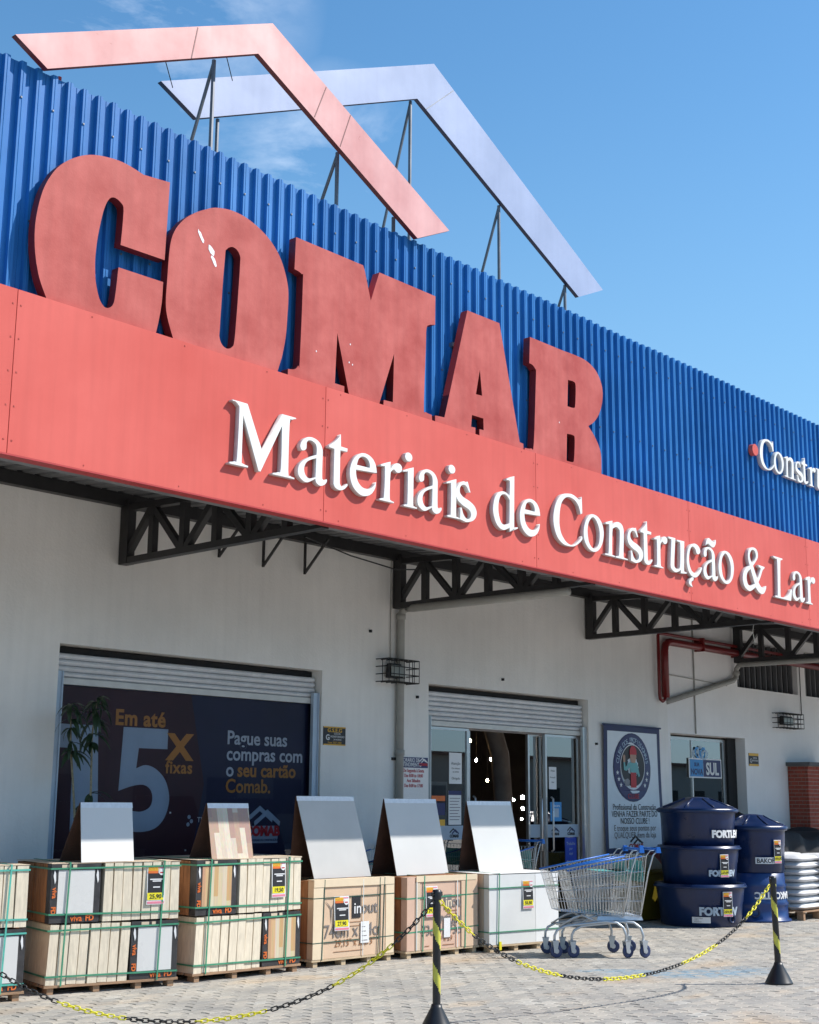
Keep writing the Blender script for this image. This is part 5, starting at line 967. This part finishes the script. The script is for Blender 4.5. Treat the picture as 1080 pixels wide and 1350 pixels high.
# ---------------------------------------------------------------- shopping carts
def make_cart(label, loc, rz):
    """x forward, y to the left side, origin under the middle of the wheelbase"""
    t = thing('shopping_cart', label, 'shopping cart', loc, rz, 'shopping carts')
    RT, RB, FT, FB = (-.42, .265, .95), (-.36, .215, .385), (.35, .215, .80), (.25, .165, .43)   # rear/front, top/bottom: x, half width, z
    def L(a, b, f): return tuple(a[i] + (b[i] - a[i]) * f for i in range(3))
    def P(p, s): return (p[0], p[1] * s, p[2])
    q = MB(); r = .0026
    for s in (-1, 1):
        for i in range(23):
            f = i / 22; a, b = L(RT, FT, f), L(RB, FB, f); q.tube([P(a, s), P(b, s)], r, 4, cap=False)
        for f in (0, .25, .5, .75, 1): q.tube([P(L(RT, RB, f), s), P(L(FT, FB, f), s)], r * 1.4, 4, cap=False)
        q.tube([P(RT, s), P(RB, s)], r * 1.6, 4); q.tube([P(FT, s), P(FB, s)], r * 1.6, 4)
    for i in range(12):
        u = -1 + 2 * i / 11; q.tube([P(FT, u), P(FB, u), P(RB, u)], r, 4, cap=False)
    for i in range(11):
        u = -1 + 2 * i / 10; q.tube([P(RT, u * .96), P(RB, u * .96)], r, 4, cap=False)
    for f in (0, .25, .5, .75, 1):
        a = L(FT, FB, f); q.tube([P(a, 1), P(a, -1)], r * 1.3, 4, cap=False)
    for f in (0, .3, .6, .95):
        a = L(RT, RB, f); q.tube([P(a, 1), P(a, -1)], r * 1.2, 4, cap=False)
    for i in range(10):
        a = L(RB, FB, i / 9); q.tube([P(a, 1), P(a, -1)], r, 4, cap=False)
    q.build('basket', 'cart_wire', t)
    for s in (-1, 1):
        q = MB(); a = L(RT, FT, .06); q.tube([(a[0], a[1] * s, a[2] + .006), (FT[0] + .01, FT[1] * s, FT[2] + .008)], .0075, 6); q.build('side_rail', 'cart_blue', t, smooth=True)
        q = MB(); q.tube([(-.36, .215 * s, .38), (-.44, .25 * s, .80), (-.49, .262 * s, .96), (-.53, .262 * s, 1.0)], .008, 6); q.tube([(-.42, .262 * s, .95), (-.46, .262 * s, 1.0), (-.53, .262 * s, 1.005)], .005, 5); q.build('handle_bracket', 'cart_wire', t, smooth=True)
    q = MB(); q.tube([(-.54, -.24, 1.01), (-.54, .24, 1.01)], .014, 8); h = q.build('handle', 'cart_blue', t, smooth=True)
    for s in (-1, 1):
        q = MB(); q.box(-.565, -.515, s * .262 - .026, s * .262 + .026, .98, 1.035, taper=.008); q.build('handle_cap', 'cart_blue', h)
    q = MB(); q.box(-.40, -.12, -.19, .19, .80, .806); q.box(-.402, -.396, -.20, .20, .70, .90); q.v = [(x + .06 * (z - .8), y, z) for x, y, z in q.v]; q.build('child_seat', 'cart_seat_teal', t)
    for s in (-1, 1):
        q = MB(); q.tube([(-.37, .24 * s, .13), (-.375, .24 * s, .21), (-.35, .235 * s, .28), (-.29, .225 * s, .325), (-.18, .21 * s, .335), (.10, .185 * s, .305), (.22, .18 * s, .29), (.29, .18 * s, .255), (.315, .18 * s, .21), (.32, .18 * s, .13)], .0125, 8); q.build('frame_tube', 'cart_frame', t, smooth=True)
        q = MB(); q.tube([(.26, .17 * s, .29), (.12, .16 * s, .37), (.0, .165 * s, .405)], .009, 6); q.tube([(-.1, .2 * s, .33), (.05, .18 * s, .40)], .009, 6); q.build('basket_strut', 'cart_frame', t, smooth=True)
    for x, w, z in ((-.25, .215, .33), (.22, .18, .29)):
        q = MB(); q.tube([(x, -w, z), (x, w, z)], .010, 6); q.build('cross_tube', 'cart_frame', t, smooth=True)
    q = MB(); q.box(-.39, -.10, -.205, .205, .345, .383, taper=.012); q.build('rear_plate', 'cart_frame', t)
    wh = None
    for x, y in ((-.37, .24), (-.37, -.24), (.32, .18), (.32, -.18)):
        if wh is None:
            q = MB(); q.lathe([(.001, -.014), (.045, -.014), (.058, -.011), (.062, -.006), (.062, .006), (.058, .011), (.045, .014), (.001, .014)], 18); m = q.build('wheel', 'cart_wheel', t, smooth=False)
            q = MB(); q.lathe([(.001, -.018), (.022, -.018), (.024, -.014), (.024, .014), (.022, .018), (.001, .018)], 12); hb = q.build('hub', 'cart_frame', m)
            q = MB(); 
            for s in (-1, 1): q.v += [(-.030, s * .022, .150), (.034, s * .022, .150), (.020, s * .022, .045), (-.020 + .01, s * .022, .045), (-.030, s * .026, .150), (.034, s * .026, .150), (.020, s * .026, .045), (-.01, s * .026, .045)]
            for b in (0, 8): q.f += [tuple(b + i for i in f) for f in ((0, 1, 2, 3), (7, 6, 5, 4), (0, 4, 5, 1), (1, 5, 6, 2), (2, 6, 7, 3), (3, 7, 4, 0))]; q.m += [0] * 6
            q.box(-.032, .036, -.026, .026, .146, .154); fk = q.build('fork', 'cart_frame', t); wh = (m, hb, fk)
        else:
            m = mk('wheel', wh[0].data, t); hb = mk('hub', wh[1].data, m); fk = mk('fork', wh[2].data, t)
        sp = 0.35 * math.sin(x * 9 + y * 21)
        m.location = (x - .02, y, .064); m.rotation_euler = (R(90), 0, sp); fk.location = (x - .01, y, .006); fk.rotation_euler = (0, 0, sp)
    return t
axis = math.atan2(.635, -.77)
fx, fy = math.cos(axis), math.sin(axis)
cart = make_cart('front shopping cart of the nested pair standing in the sun', (11.555, 7.905, 0), axis)
dup(cart, (11.555 + fx * .17, 7.905 + fy * .17, 0), axis, 'rear cart of the nested pair, pushed ahead into the first')
dup(cart, (12.75, 10.12, 0), math.pi, 'shopping cart in the shade before the left entrance door', 'shopping carts')
dup(cart, (10.55, 10.12, 0), math.pi, 'shopping cart by the wall behind the 74cm cartons', 'shopping carts')

# ---------------------------------------------------------------- blue water tanks
def tank(label, x, y, z, rb, rt, h, m='tank_blue', lid=False, flip=False, ribs=True, name='water_tank'):
    t = thing(name, label, 'water tank', (x, y, z), 0, 'stacked blue water tanks')
    pr = [(rb - .02, .0), (rb, .012), (rb + (rt - .035 - rb) * .55, h * .55), (rb + (rt - .035 - rb) * .56 + .006, h * .58), (rt - .03, h * .88), (rt - .028, h * .90)]
    if flip: pr = [(rt, 0.0), (rt + .012, .012), (rt, .03), (rt - .03, .04), (rt - .035, h * .33), (rt - .018, h * .36), (rt - .04, h * .42), (rt - .05, h * .70), (rt - .035, h * .73), (rt - .055, h * .78), (rb, h * .985), (rb - .02, h)]
    def flute(r, zz, a): return r * (1 + (.006 * math.cos(a * 16) if (.02 < zz < h * .86 and ribs and not flip) else 0))
    q = MB(); q.lathe(pr, 64, fn=flute); 
    b = len(q.v); n = 64
    q.build('body', m, t, smooth=True)
    if not flip:
        q = MB(); q.lathe([(rt - .03, h * .895), (rt - .002, h * .90), (rt + .006, h * .93), (rt, h * .955), (rt - .012, h * .965), (rt - .012, h), (rt - .05, h), (rt - .05, h * .9)], 64); q.build('rim', m, t, smooth=True)
    else:
        q = MB(); q.lathe([(0.001, h), (rb - .02, h)], 48); q.build('base', m, t)
    if lid:
        def dome(r, zz, a): return r * (1 + .02 * math.cos(a * 8))
        q = MB(); q.lathe([(rt + .012, h * .93), (rt + .018, h * .98), (rt - .02, h + .012), (rt - .10, h + .035), (rt - .20, h + .075), (rt * .36, h + .115), (rt * .30, h + .135), (rt * .15, h + .145), (.001, h + .148)], 48, fn=dome); q.build('lid', m, t, smooth=True)
        for k in range(8):
            a = k * math.pi / 4 + .2; q = MB(); q.tube([((rt - .03) * math.cos(a), (rt - .03) * math.sin(a), h + .016), ((rt - .20) * math.cos(a), (rt - .20) * math.sin(a), h + .078), (rt * .33 * math.cos(a), rt * .33 * math.sin(a), h + .126)], .012, 6); q.build('lid_rib', m, t, smooth=True)
    return t
cx, cy = 15.41, 9.02; A0 = math.atan2(-.505, -.863)
T1 = tank('lowest of the three tanks marked FORTLEV', cx, cy, 0, .485, .565, .50)
T2 = tank('middle one of the three tanks marked FORTLEV', cx, cy, .485, .44, .515, .465)
T3 = tank('top lidded tank marked FORTLEV on the stack of three', cx, cy, .935, .43, .49, .455, lid=True)
text('FORTLEV', .125, 'tank_print', T1, (0, 0, .15), wrap=(.541, A0 + R(-2)), bold=.007, depth=.002)
text('FORTLEV', .095, 'tank_print', T2, (0, 0, .115), wrap=(.489, A0 + R(13)), bold=.006, depth=.002)
text('FORTLEV', .115, 'print_white', T3, (0, 0, .12), wrap=(.477, A0 + R(20)), bold=.007, depth=.002)
def wrapped_box(parent, x0, x1, z0, z1, r, a0, m, name='label'):
    q = MB(); n = 8
    for i in range(n):
        a, b = a0 + (x0 + (x1 - x0) * i / n) / r, a0 + (x0 + (x1 - x0) * (i + 1) / n) / r
        q.face([(r * math.cos(a), r * math.sin(a), z0), (r * math.cos(b), r * math.sin(b), z0), (r * math.cos(b), r * math.sin(b), z1), (r * math.cos(a), r * math.sin(a), z1)])
    return q.build(name, m, parent)
l_ = wrapped_box(T1, 0, .22, .055, .125, .507, A0 + R(-12), 'print_white')
for k in range(3): text(('Caixa d\'água', '1000 L', 'Polietileno')[k], .02, 'print_grey', l_, (0, 0, .105 - k * .02), wrap=(.508, A0 + R(-10 + 1)), depth=.0005)
price_tag(T1, 0, .13, .135, .29, '299,90', wrap=(.546, A0 + R(29)))
price_tag(T2, 0, .10, .125, .27, '239,90', wrap=(.498, A0 + R(30)))
q = MB(); q.lathe([(.05, -.006), (.058, 0), (.05, .012), (.035, .012), (.035, 0)], 16); a = A0 + R(47); o = q.build('outlet_boss', 'tank_blue', T1, (.50 * math.cos(a), .50 * math.sin(a), .10), smooth=True); o.rotation_euler = (0, R(90), a)
bx, by = 16.52, 8.86
B1 = tank('upside down drum under the BAKOF tank, its lettering inverted', bx, by, 0, .37, .43, .60, 'tank_blue_mid', flip=True, name='water_drum')
B2 = tank('lidded tank marked BAKOF on the upturned drum', bx, by, .60, .375, .43, .58, 'tank_blue', lid=True)
wrapped_box(B2, 0, .25, .115, .195, .418, A0 + R(0), 'print_white'); text('BAKOFTEC', .075, 'print_black', B2, (0, 0, .128), wrap=(.4185, A0 + R(2)), bold=.002, depth=.0006)
price_tag(B2, 0, .12, .12, .29, '199,90', wrap=(.424, A0 + R(34)))
me = text_me('BAKOFTEC', .115, bold=.005, depth=.002); me.materials.append(MT['print_white']); me.transform(Matrix.Rotation(math.pi, 4, 'Y'))
for v in me.vertices:
    a = A0 + R(80) + v.co.x / .392; v.co = ((.396 - v.co.y) * math.cos(a), (.396 - v.co.y) * math.sin(a), v.co.z)
mk('lettering', me, B1, (0, 0, .365))
q = MB(); q.lathe([(.055, -.006), (.063, 0), (.055, .012), (.04, .012), (.04, 0)], 16); a = A0 + R(-4); o = q.build('outlet_boss', 'tank_blue', B1, (.40 * math.cos(a), .40 * math.sin(a), .12), smooth=True); o.rotation_euler = (0, R(90), a)

# bins in the shade behind the carts
t = thing('waste_bin', 'yellow lidded bin in the shade behind the carts', 'bin', (15.22, 9.95, 0), R(-4)); q = MB(); q.box(0, .44, -.22, .18, .02, .58, taper=-.03); q.build('body', 'bin_yellow', t); q = MB(); q.box(-.05, .49, -.27, .23, .60, .63); q.box(-.03, .47, -.25, .21, .63, .80, taper=.10); q.build('lid', 'bin_yellow', t); q = MB(); q.tube([(-.05, -.27, .60), (.49, -.27, .60)], .018, 6); q.build('lid_edge', 'bin_yellow', t)
t = thing('waste_bin', 'dark red lidded bin in the shade left of the lowest tank', 'bin', (15.85, 9.95, 0), R(-4)); q = MB(); q.box(0, .50, -.22, .20, .02, .58, taper=-.03); q.build('body', 'bin_red', t); q = MB(); q.box(-.05, .55, -.27, .25, .60, .63); q.box(-.03, .53, -.25, .23, .63, .82, taper=.11); q.build('lid', 'bin_red', t)

# ---------------------------------------------------------------- bags, tarpaulin, brick column
tb = thing('pallet', 'wooden pallet under the stack of white bags', 'pallet', (16.82, 8.36, 0)); pallet(tb, 1.28, 1.0, 'pallet_wood', .12)
proto = None; LW, LD, LH = .62, .48, .088
bag_geo = []
for v_ in range(3):
    rnd = random.Random(v_); q = MB(); nx_, ny_ = 12, 8; idx = {}
    for side in (1, -1):
        for i in range(nx_ + 1):
            for j in range(ny_ + 1):
                u, w_ = i / nx_ * 2 - 1, j / ny_ * 2 - 1; e = (1 - abs(u) ** 4.5) * (1 - abs(w_) ** 4); zz = LH * .52 * max(e, 0) ** .45
                zz += rnd.uniform(-.003, .003) * (e > .05)
                idx[side, i, j] = len(q.v); q.v.append((u * LW / 2 * (1 - .03 * (w_ ** 4)), w_ * LD / 2 * (1 - .04 * u ** 4), side * zz))
        for i in range(nx_):
            for j in range(ny_):
                f = (idx[side, i, j], idx[side, i + 1, j], idx[side, i + 1, j + 1], idx[side, i, j + 1]); q.f.append(f if side == 1 else f[::-1]); q.m.append(0)
    bag_geo.append(q)
meshes = []
for k in range(8):
    for i in range(2):
        for j in range(2):
            g_ = (k * 3 + i + j) % 3
            if len(meshes) <= g_ and False: pass
            if g_ not in [m_[0] for m_ in meshes]:
                o = bag_geo[g_].build('bag', 'bag_white', smooth=True); meshes.append((g_, o.data))
            else: o = mk('bag', dict(meshes)[g_])
            o.location = (16.82 + LW / 2 + i * (LW + .02) + random.uniform(-.012, .012), 8.36 + LD / 2 + j * (LD + .03) + random.uniform(-.012, .012), .12 + LH * .5 + k * LH * .98); o.rotation_euler = (0, 0, random.uniform(-.02, .02))
            tag(o, 'white bag in the stack right of the tanks, %s layer from the ground, %s %s' % (('lowest', 'second', 'third', 'fourth', 'fifth', 'sixth', 'seventh', 'topmost')[k], ('front', 'rear')[j], ('left', 'right')[i]), 'bag', 'white bags stacked on a pallet')
t = thing('price_card', 'price card hanging on the front of the bag stack', 'price card', (17.30, 8.33, .50)); price_tag(t, 0, 0, .16, .30, '12,90', 0)
q = MB(); nx_, ny_ = 44, 22; rnd = random.Random(4)
def tarp_z(u, v):
    z = 1.02 + .10 * math.sin(u * 7 + v * 2) * .4 + .05 * math.sin(u * 17 + v * 5)
    z += .30 * math.exp(-((u - .10) / .05) ** 2 - ((v - .35) / .25) ** 2); return z
for i in range(nx_ + 1):
    for j in range(ny_ + 1):
        u, v = i / nx_, j / ny_; e = min(u / .06, 1, (1 - u) / .05) ; ef = min(v / .10, 1); zz = tarp_z(u, v) * (1 if e >= 1 and ef >= 1 else max(0, min(e, ef)) ** .25)
        q.v.append((17.35 + u * 3.6 + .03 * math.sin(v * 20), 9.42 + v * .85 + .035 * math.sin(u * 43 + zz * 4), max(.0, zz) + .005))
for i in range(nx_):
    for j in range(ny_): a = i * (ny_ + 1) + j; q.f.append((a, a + ny_ + 1, a + ny_ + 2, a + 1)); q.m.append(0)
tag(q.build('tarpaulin', 'tarp_black', smooth=True), 'black tarpaulin draped over goods behind the white bags', 'tarpaulin')
t = thing('brick_column', 'red brick barbecue column with a dark slab on top', 'brick column', (20.78, 10.13, 0))
q = MB(); q.box(.006, 1.0, .006, .35, 0, 2.06); q.build('core', 'brick_mortar', t); q = MB(); q.box(-.05, 1.06, -.06, .35, 2.06, 2.12); q.build('slab', 'slab_dark', t)
bm = None
for k in range(20):
    z = .86 + k * .06
    for i in range(8):
        x = -.001 + i * .128 - (.064 if k % 2 else 0)
        if bm is None: q = MB(); q.box(0, .118, 0, .05, 0, .048, taper=.002); o = q.build('brick', 'brick_red', t); bm = o.data
        else: o = mk('brick', bm, t)
        o.location = (max(x, -.001), random.uniform(-.002, .003), z)
        if x < -.01: o.scale = (.45, 1, 1)
    for j in range(3):
        y0 = .054 + j * .125 - (0 if k % 2 else .06); y1 = min(y0 + .118, .345); y0 = max(y0, .054)
        if y1 - y0 < .02: continue
        o = mk('brick', bm, t); o.location = (.0, y1, z); o.rotation_euler = (0, 0, R(-90)); o.scale = ((y1 - y0) / .118, 1, 1)
    
# ---------------------------------------------------------------- plant in front of the poster window
t = thing('potted_plant', 'tall thin leafy cane plant in front of the poster window', 'plant', (7.08, 10.18, 0))
q = MB(); q.lathe([(.001, .0), (.12, .0), (.16, .30), (.175, .30), (.175, .34), (.15, .34), (.14, .30), (.001, .29)], 20); q.build('pot', 'pot_dark', t, smooth=True)
rnd = random.Random(11)
stems = [[(0, 0, .3), (-.02, 0, .9), (-.10, -.02, 1.45), (-.17, -.03, 1.9), (-.19, -.03, 2.25)], [(.03, .02, .3), (.05, .0, .9), (.07, -.02, 1.5), (.05, -.02, 2.0), (.08, -.03, 2.33)], [(-.04, .02, .3), (-.06, 0, .8), (-.0, 0, 1.25), (.08, .0, 1.5)]]
for s in stems: q = MB(); q.tube(s, [.013, .012, .011, .009, .004][:len(s)], 6); q.build('stem', 'plant_stem', t, smooth=True)
lm = []
for k in range(3):
    q = MB(); n = 5; Ln, Wd = (.19, .24, .16)[k], .021
    for i in range(n + 1):
        f = i / n; ww = Wd * math.sin(math.pi * min(.97, f * .95 + .05)) ** .8; dz = -.9 * Ln * f * f * .7; q.v += [(Ln * f * (1 - .25 * f), -ww, dz), (Ln * f * (1 - .25 * f), 0, dz - .004), (Ln * f * (1 - .25 * f), ww, dz)]
    for i in range(n):
        a = i * 3; q.f += [(a, a + 3, a + 4, a + 1), (a + 1, a + 4, a + 5, a + 2)]; q.m += [0, 0]
    lm.append(q)
lms = []
for k in range(96):
    s = stems[k % 2 if k < 84 else 2]; top = s[-1]
    hgt = rnd.choice([0.0, .05, .12, .2, .32, .4]) if s is not stems[2] else rnd.choice([0, .05, .1])
    z = top[2] - hgt; 
    for a, b in zip(s, s[1:]):
        if a[2] <= z <= b[2]: f = (z - a[2]) / (b[2] - a[2]); px, py = a[0] + (b[0] - a[0]) * f, a[1] + (b[1] - a[1]) * f
    kk = k % 3
    if len(lms) <= kk: o = lm[kk].build('leaf', 'leaf_green', t, smooth=True); lms.append(o.data)
    else: o = mk('leaf', lms[kk], t)
    ang = rnd.uniform(0, 2 * math.pi)
    if math.sin(ang) > .5: ang = -ang
    o.location = (px, py, z); o.rotation_euler = (rnd.uniform(-.3, .3), rnd.uniform(-.5, .5), ang); sc = rnd.uniform(.7, 1.15); o.scale = (sc, sc, sc)

# ---------------------------------------------------------------- striped posts and plastic chains
def post(label, x, y, lean=0.0, tall=1.0):
    t = thing('barrier_post', label, 'barrier post', (x, y, 0), 0, 'striped barrier posts')
    q = MB(); q.lathe([(.001, .001), (.112, .001), (.115, .008), (.109, .016), (.085, .065), (.038, .15), (.033, .17), (.001, .17)], 32); q.build('base', 'post_black', t, smooth=True)
    r = .026
    q = MB(); n = 20; rows = 60
    for i in range(rows + 1):
        z = .17 + (.835 - .17) * i / rows
        for j in range(n): a = 2 * math.pi * j / n; q.v.append((r * math.cos(a) + lean * z, r * math.sin(a), z))
    for i in range(rows):
        z = .17 + (.835 - .17) * (i + .5) / rows
        for j in range(n):
            ph = ((z - .17) / .27 + j / n) % 1.0; a = i * n + j; b = i * n + (j + 1) % n; q.f.append((a, b, b + n, a + n)); q.m.append(1 if (ph < .36 and .23 < z < .80) else 0)
    q.build('pole', ['post_black', 'post_yellow'], t, smooth=True)
    q = MB(); q.lathe([(.030, .80), (.031, .84), (.028, .86), (.001, .864)], 16, cx=lean * .83); q.tube([(lean * .83 - .03, 0, .845), (lean * .83 - .05, 0, .845), (lean * .83 - .052, 0, .825), (lean * .83 - .035, 0, .82)], .005, 5); q.tube([(lean * .83 + .03, 0, .845), (lean * .83 + .05, 0, .845), (lean * .83 + .052, 0, .825), (lean * .83 + .035, 0, .82)], .005, 5); q.build('cap', 'post_black', t, smooth=True)
    t.scale = (1, 1, tall)
    return t
SA, SB, SCc = (7.01, 6.06), (10.87, 5.65), (4.8, 8.7)
post('yellow and black post at the bottom centre before the cartons', *SA, tall=1.03); post('yellow and black post at the lower right before the drum', *SB, lean=-.035); post('yellow and black post beyond the left photo edge', *SCc)
lk = None
def link_mesh(m):
    q = MB(); n = 12; pts = []
    for i in range(n):
        a = 2 * math.pi * i / n; pts.append((.0125 * math.cos(a) * 1.0 , 0, .0125 * math.sin(a) + (.012 if math.sin(a) > 0 else -.012)))
    q.tube([(z, 0, x) for x, _, z in pts], .0042, 6, closed=True); return q
def chain(label, a, b, zlow, z0=.815, z1=.815, seg=12, start=0):
    t = thing('plastic_chain', label, 'chain', (a[0], a[1], 0)); A, B = Vector((0, 0, z0)), Vector((b[0] - a[0], b[1] - a[1], z1))
    sag = (z0 + z1) / 2 - zlow; pts = []; N = 400
    def Pf(f): p = A.lerp(B, f); c = (math.cosh((f - .5) * 4.2) - 1) / (math.cosh(2.1) - 1); p.z = zlow + ((z0 if f < .5 else z1) - zlow) * c; return p
    cum = [0]; P = [Pf(i / N) for i in range(N + 1)]
    for u, v in zip(P, P[1:]): cum.append(cum[-1] + (v - u).length)
    pitch = .0385; n = int(cum[-1] / pitch); j = 0
    for i in range(n):
        s = (i + .5) * pitch
        while cum[j + 1] < s: j += 1
        f = (s - cum[j]) / (cum[j + 1] - cum[j]); p = P[j].lerp(P[j + 1], f); d = (P[j + 1] - P[j]).normalized()
        yel = ((i + start) // seg) % 2 == 0
        o = mk('link', LK[yel], t); o.location = p
        q = d.to_track_quat('X', 'Z').to_matrix().to_4x4() @ Matrix.Rotation((math.pi / 2) * (i % 2) + random.uniform(-.25, .25) + .4, 4, 'X'); o.rotation_euler = q.to_euler()
    return t
LK = {}
for y_, m in ((True, 'chain_yellow'), (False, 'chain_black')):
    me = bpy.data.meshes.new('link'); q = link_mesh(m); me.from_pydata(q.v, [], q.f); me.materials.append(MT[m]); me.polygons.foreach_set('use_smooth', [True] * len(me.polygons)); LK[y_] = me
chain('black and yellow plastic chain from the centre post to the right post', (SA[0] + .03, SA[1]), (SB[0] - .06, SB[1]), .195, start=2)
chain('black and yellow plastic chain sagging left from the centre post', (SA[0] - .03, SA[1]), (SCc[0] + .03, SCc[1]), .045, start=14)

# ---------------------------------------------------------------- what stands across the street (seen mirrored in the glass)
def far_house(x, y, w, d, h, label, mw_, mr):
    t = thing('house', label, 'house', (x, y, 0)); q = MB(); q.box(0, w, 0, d, 0, h); q.build('wall', mw_, t)
    q = MB(); q.box(-.3, w + .3, -.3, d + .3, h, h + .15); q.v[4:8] = [(-.3, d * .5, h + 1.0), (w + .3, d * .5, h + 1.0), (w + .3, d * .5 + .01, h + 1.0), (-.3, d * .5 + .01, h + 1.0)] if False else q.v[4:8]; q.build('roof', mr, t)
    for i in range(int(w / 3)):
        q = MB(); q.box(1 + i * 3, 2.3 + i * 3, d, d + .05, 1.0, 2.2); q.build('window', 'dark_gap', t)
    return t
far_house(-14, -30, 22, 9, 3.6, 'low beige building across the street, mirrored in the shop glass', 'far_wall', 'far_roof'); far_house(12, -34, 8, 9, 3.2, 'low wide building across the street, right of the beige one', 'far_wall', 'far_roof'); far_house(47, -30, 60, 9, 3.6, 'long low building across the street at the far end', 'far_wall', 'far_roof'); far_house(20, -24, 18, 9, 6.6, 'tallest building across the street, mirrored in the poster window', 'far_wall', 'far_roof')
rnd = random.Random(5)
for k, (x, y, h) in enumerate(((8.5, -22, 4.4), (-3, -21, 3.9), (30, -23, 4.2), (18, -19, 3.5), (-14, -22, 4.0), (40, -22, 4.6))):
    t = thing('street_tree', ['bushy tree across the street', 'shorter bushy tree across the street', 'round tree across the street beyond the low building', 'smallest tree across the street', 'tree across the street at its left end', 'tallest tree across the street at its right end'][k], 'tree', (x, y, 0))
    q = MB(); q.tube([(0, 0, 0), (.05, 0, h * .3), (0, .1, h * .55)], [.16, .12, .08], 8); q.build('trunk', 'tree_bark', t)
    q = MB()
    for i in range(900):
        a, b = rnd.uniform(0, 6.28), math.acos(rnd.uniform(-1, 1)); r = rnd.uniform(.55, 1) * (1 + .25 * math.sin(a * 3 + b * 4)); c = Vector((math.sin(b) * math.cos(a) * 1.5 * r, math.sin(b) * math.sin(a) * 1.5 * r, h * .68 + math.cos(b) * h * .30 * r))
        u = Vector((rnd.uniform(-1, 1), rnd.uniform(-1, 1), rnd.uniform(-1, 1))).normalized() * .17; v = u.orthogonal().normalized() * .13; q.face([c - u, c - v, c + u, c + v])
    q.build('crown', 'tree_leaf', t)
for i, x in enumerate((-2, 26)):
    t = thing('utility_pole', ['concrete utility pole across the street, the left one', 'concrete utility pole across the street, the right one'][i], 'utility pole', (x, -15, 0)); q = MB(); q.tube([(0, 0, 0), (0, 0, 8)], [.16, .10], 10); q.build('pole', 'pole_concrete', t); q = MB(); q.box(-.06, .06, -.9, .9, 7.2, 7.32); q.build('crossarm', 'pole_concrete', t)
q = MB()
for dy, z in ((-.8, 7.35), (0, 7.35), (.8, 7.35), (-.1, 6.2), (.1, 5.9), (.1, 5.6)):
    pts = [(-30 + 86 * f, -15 + dy, z - .9 * math.sin(math.pi * ((f * 3.07) % 1.0))) for f in [i / 40 for i in range(41)]]; q.tube(pts, .018, 4, cap=False)
tag(q.build('overhead_wires', 'wire_dark'), 'overhead wires strung between the poles across the street', 'wires')
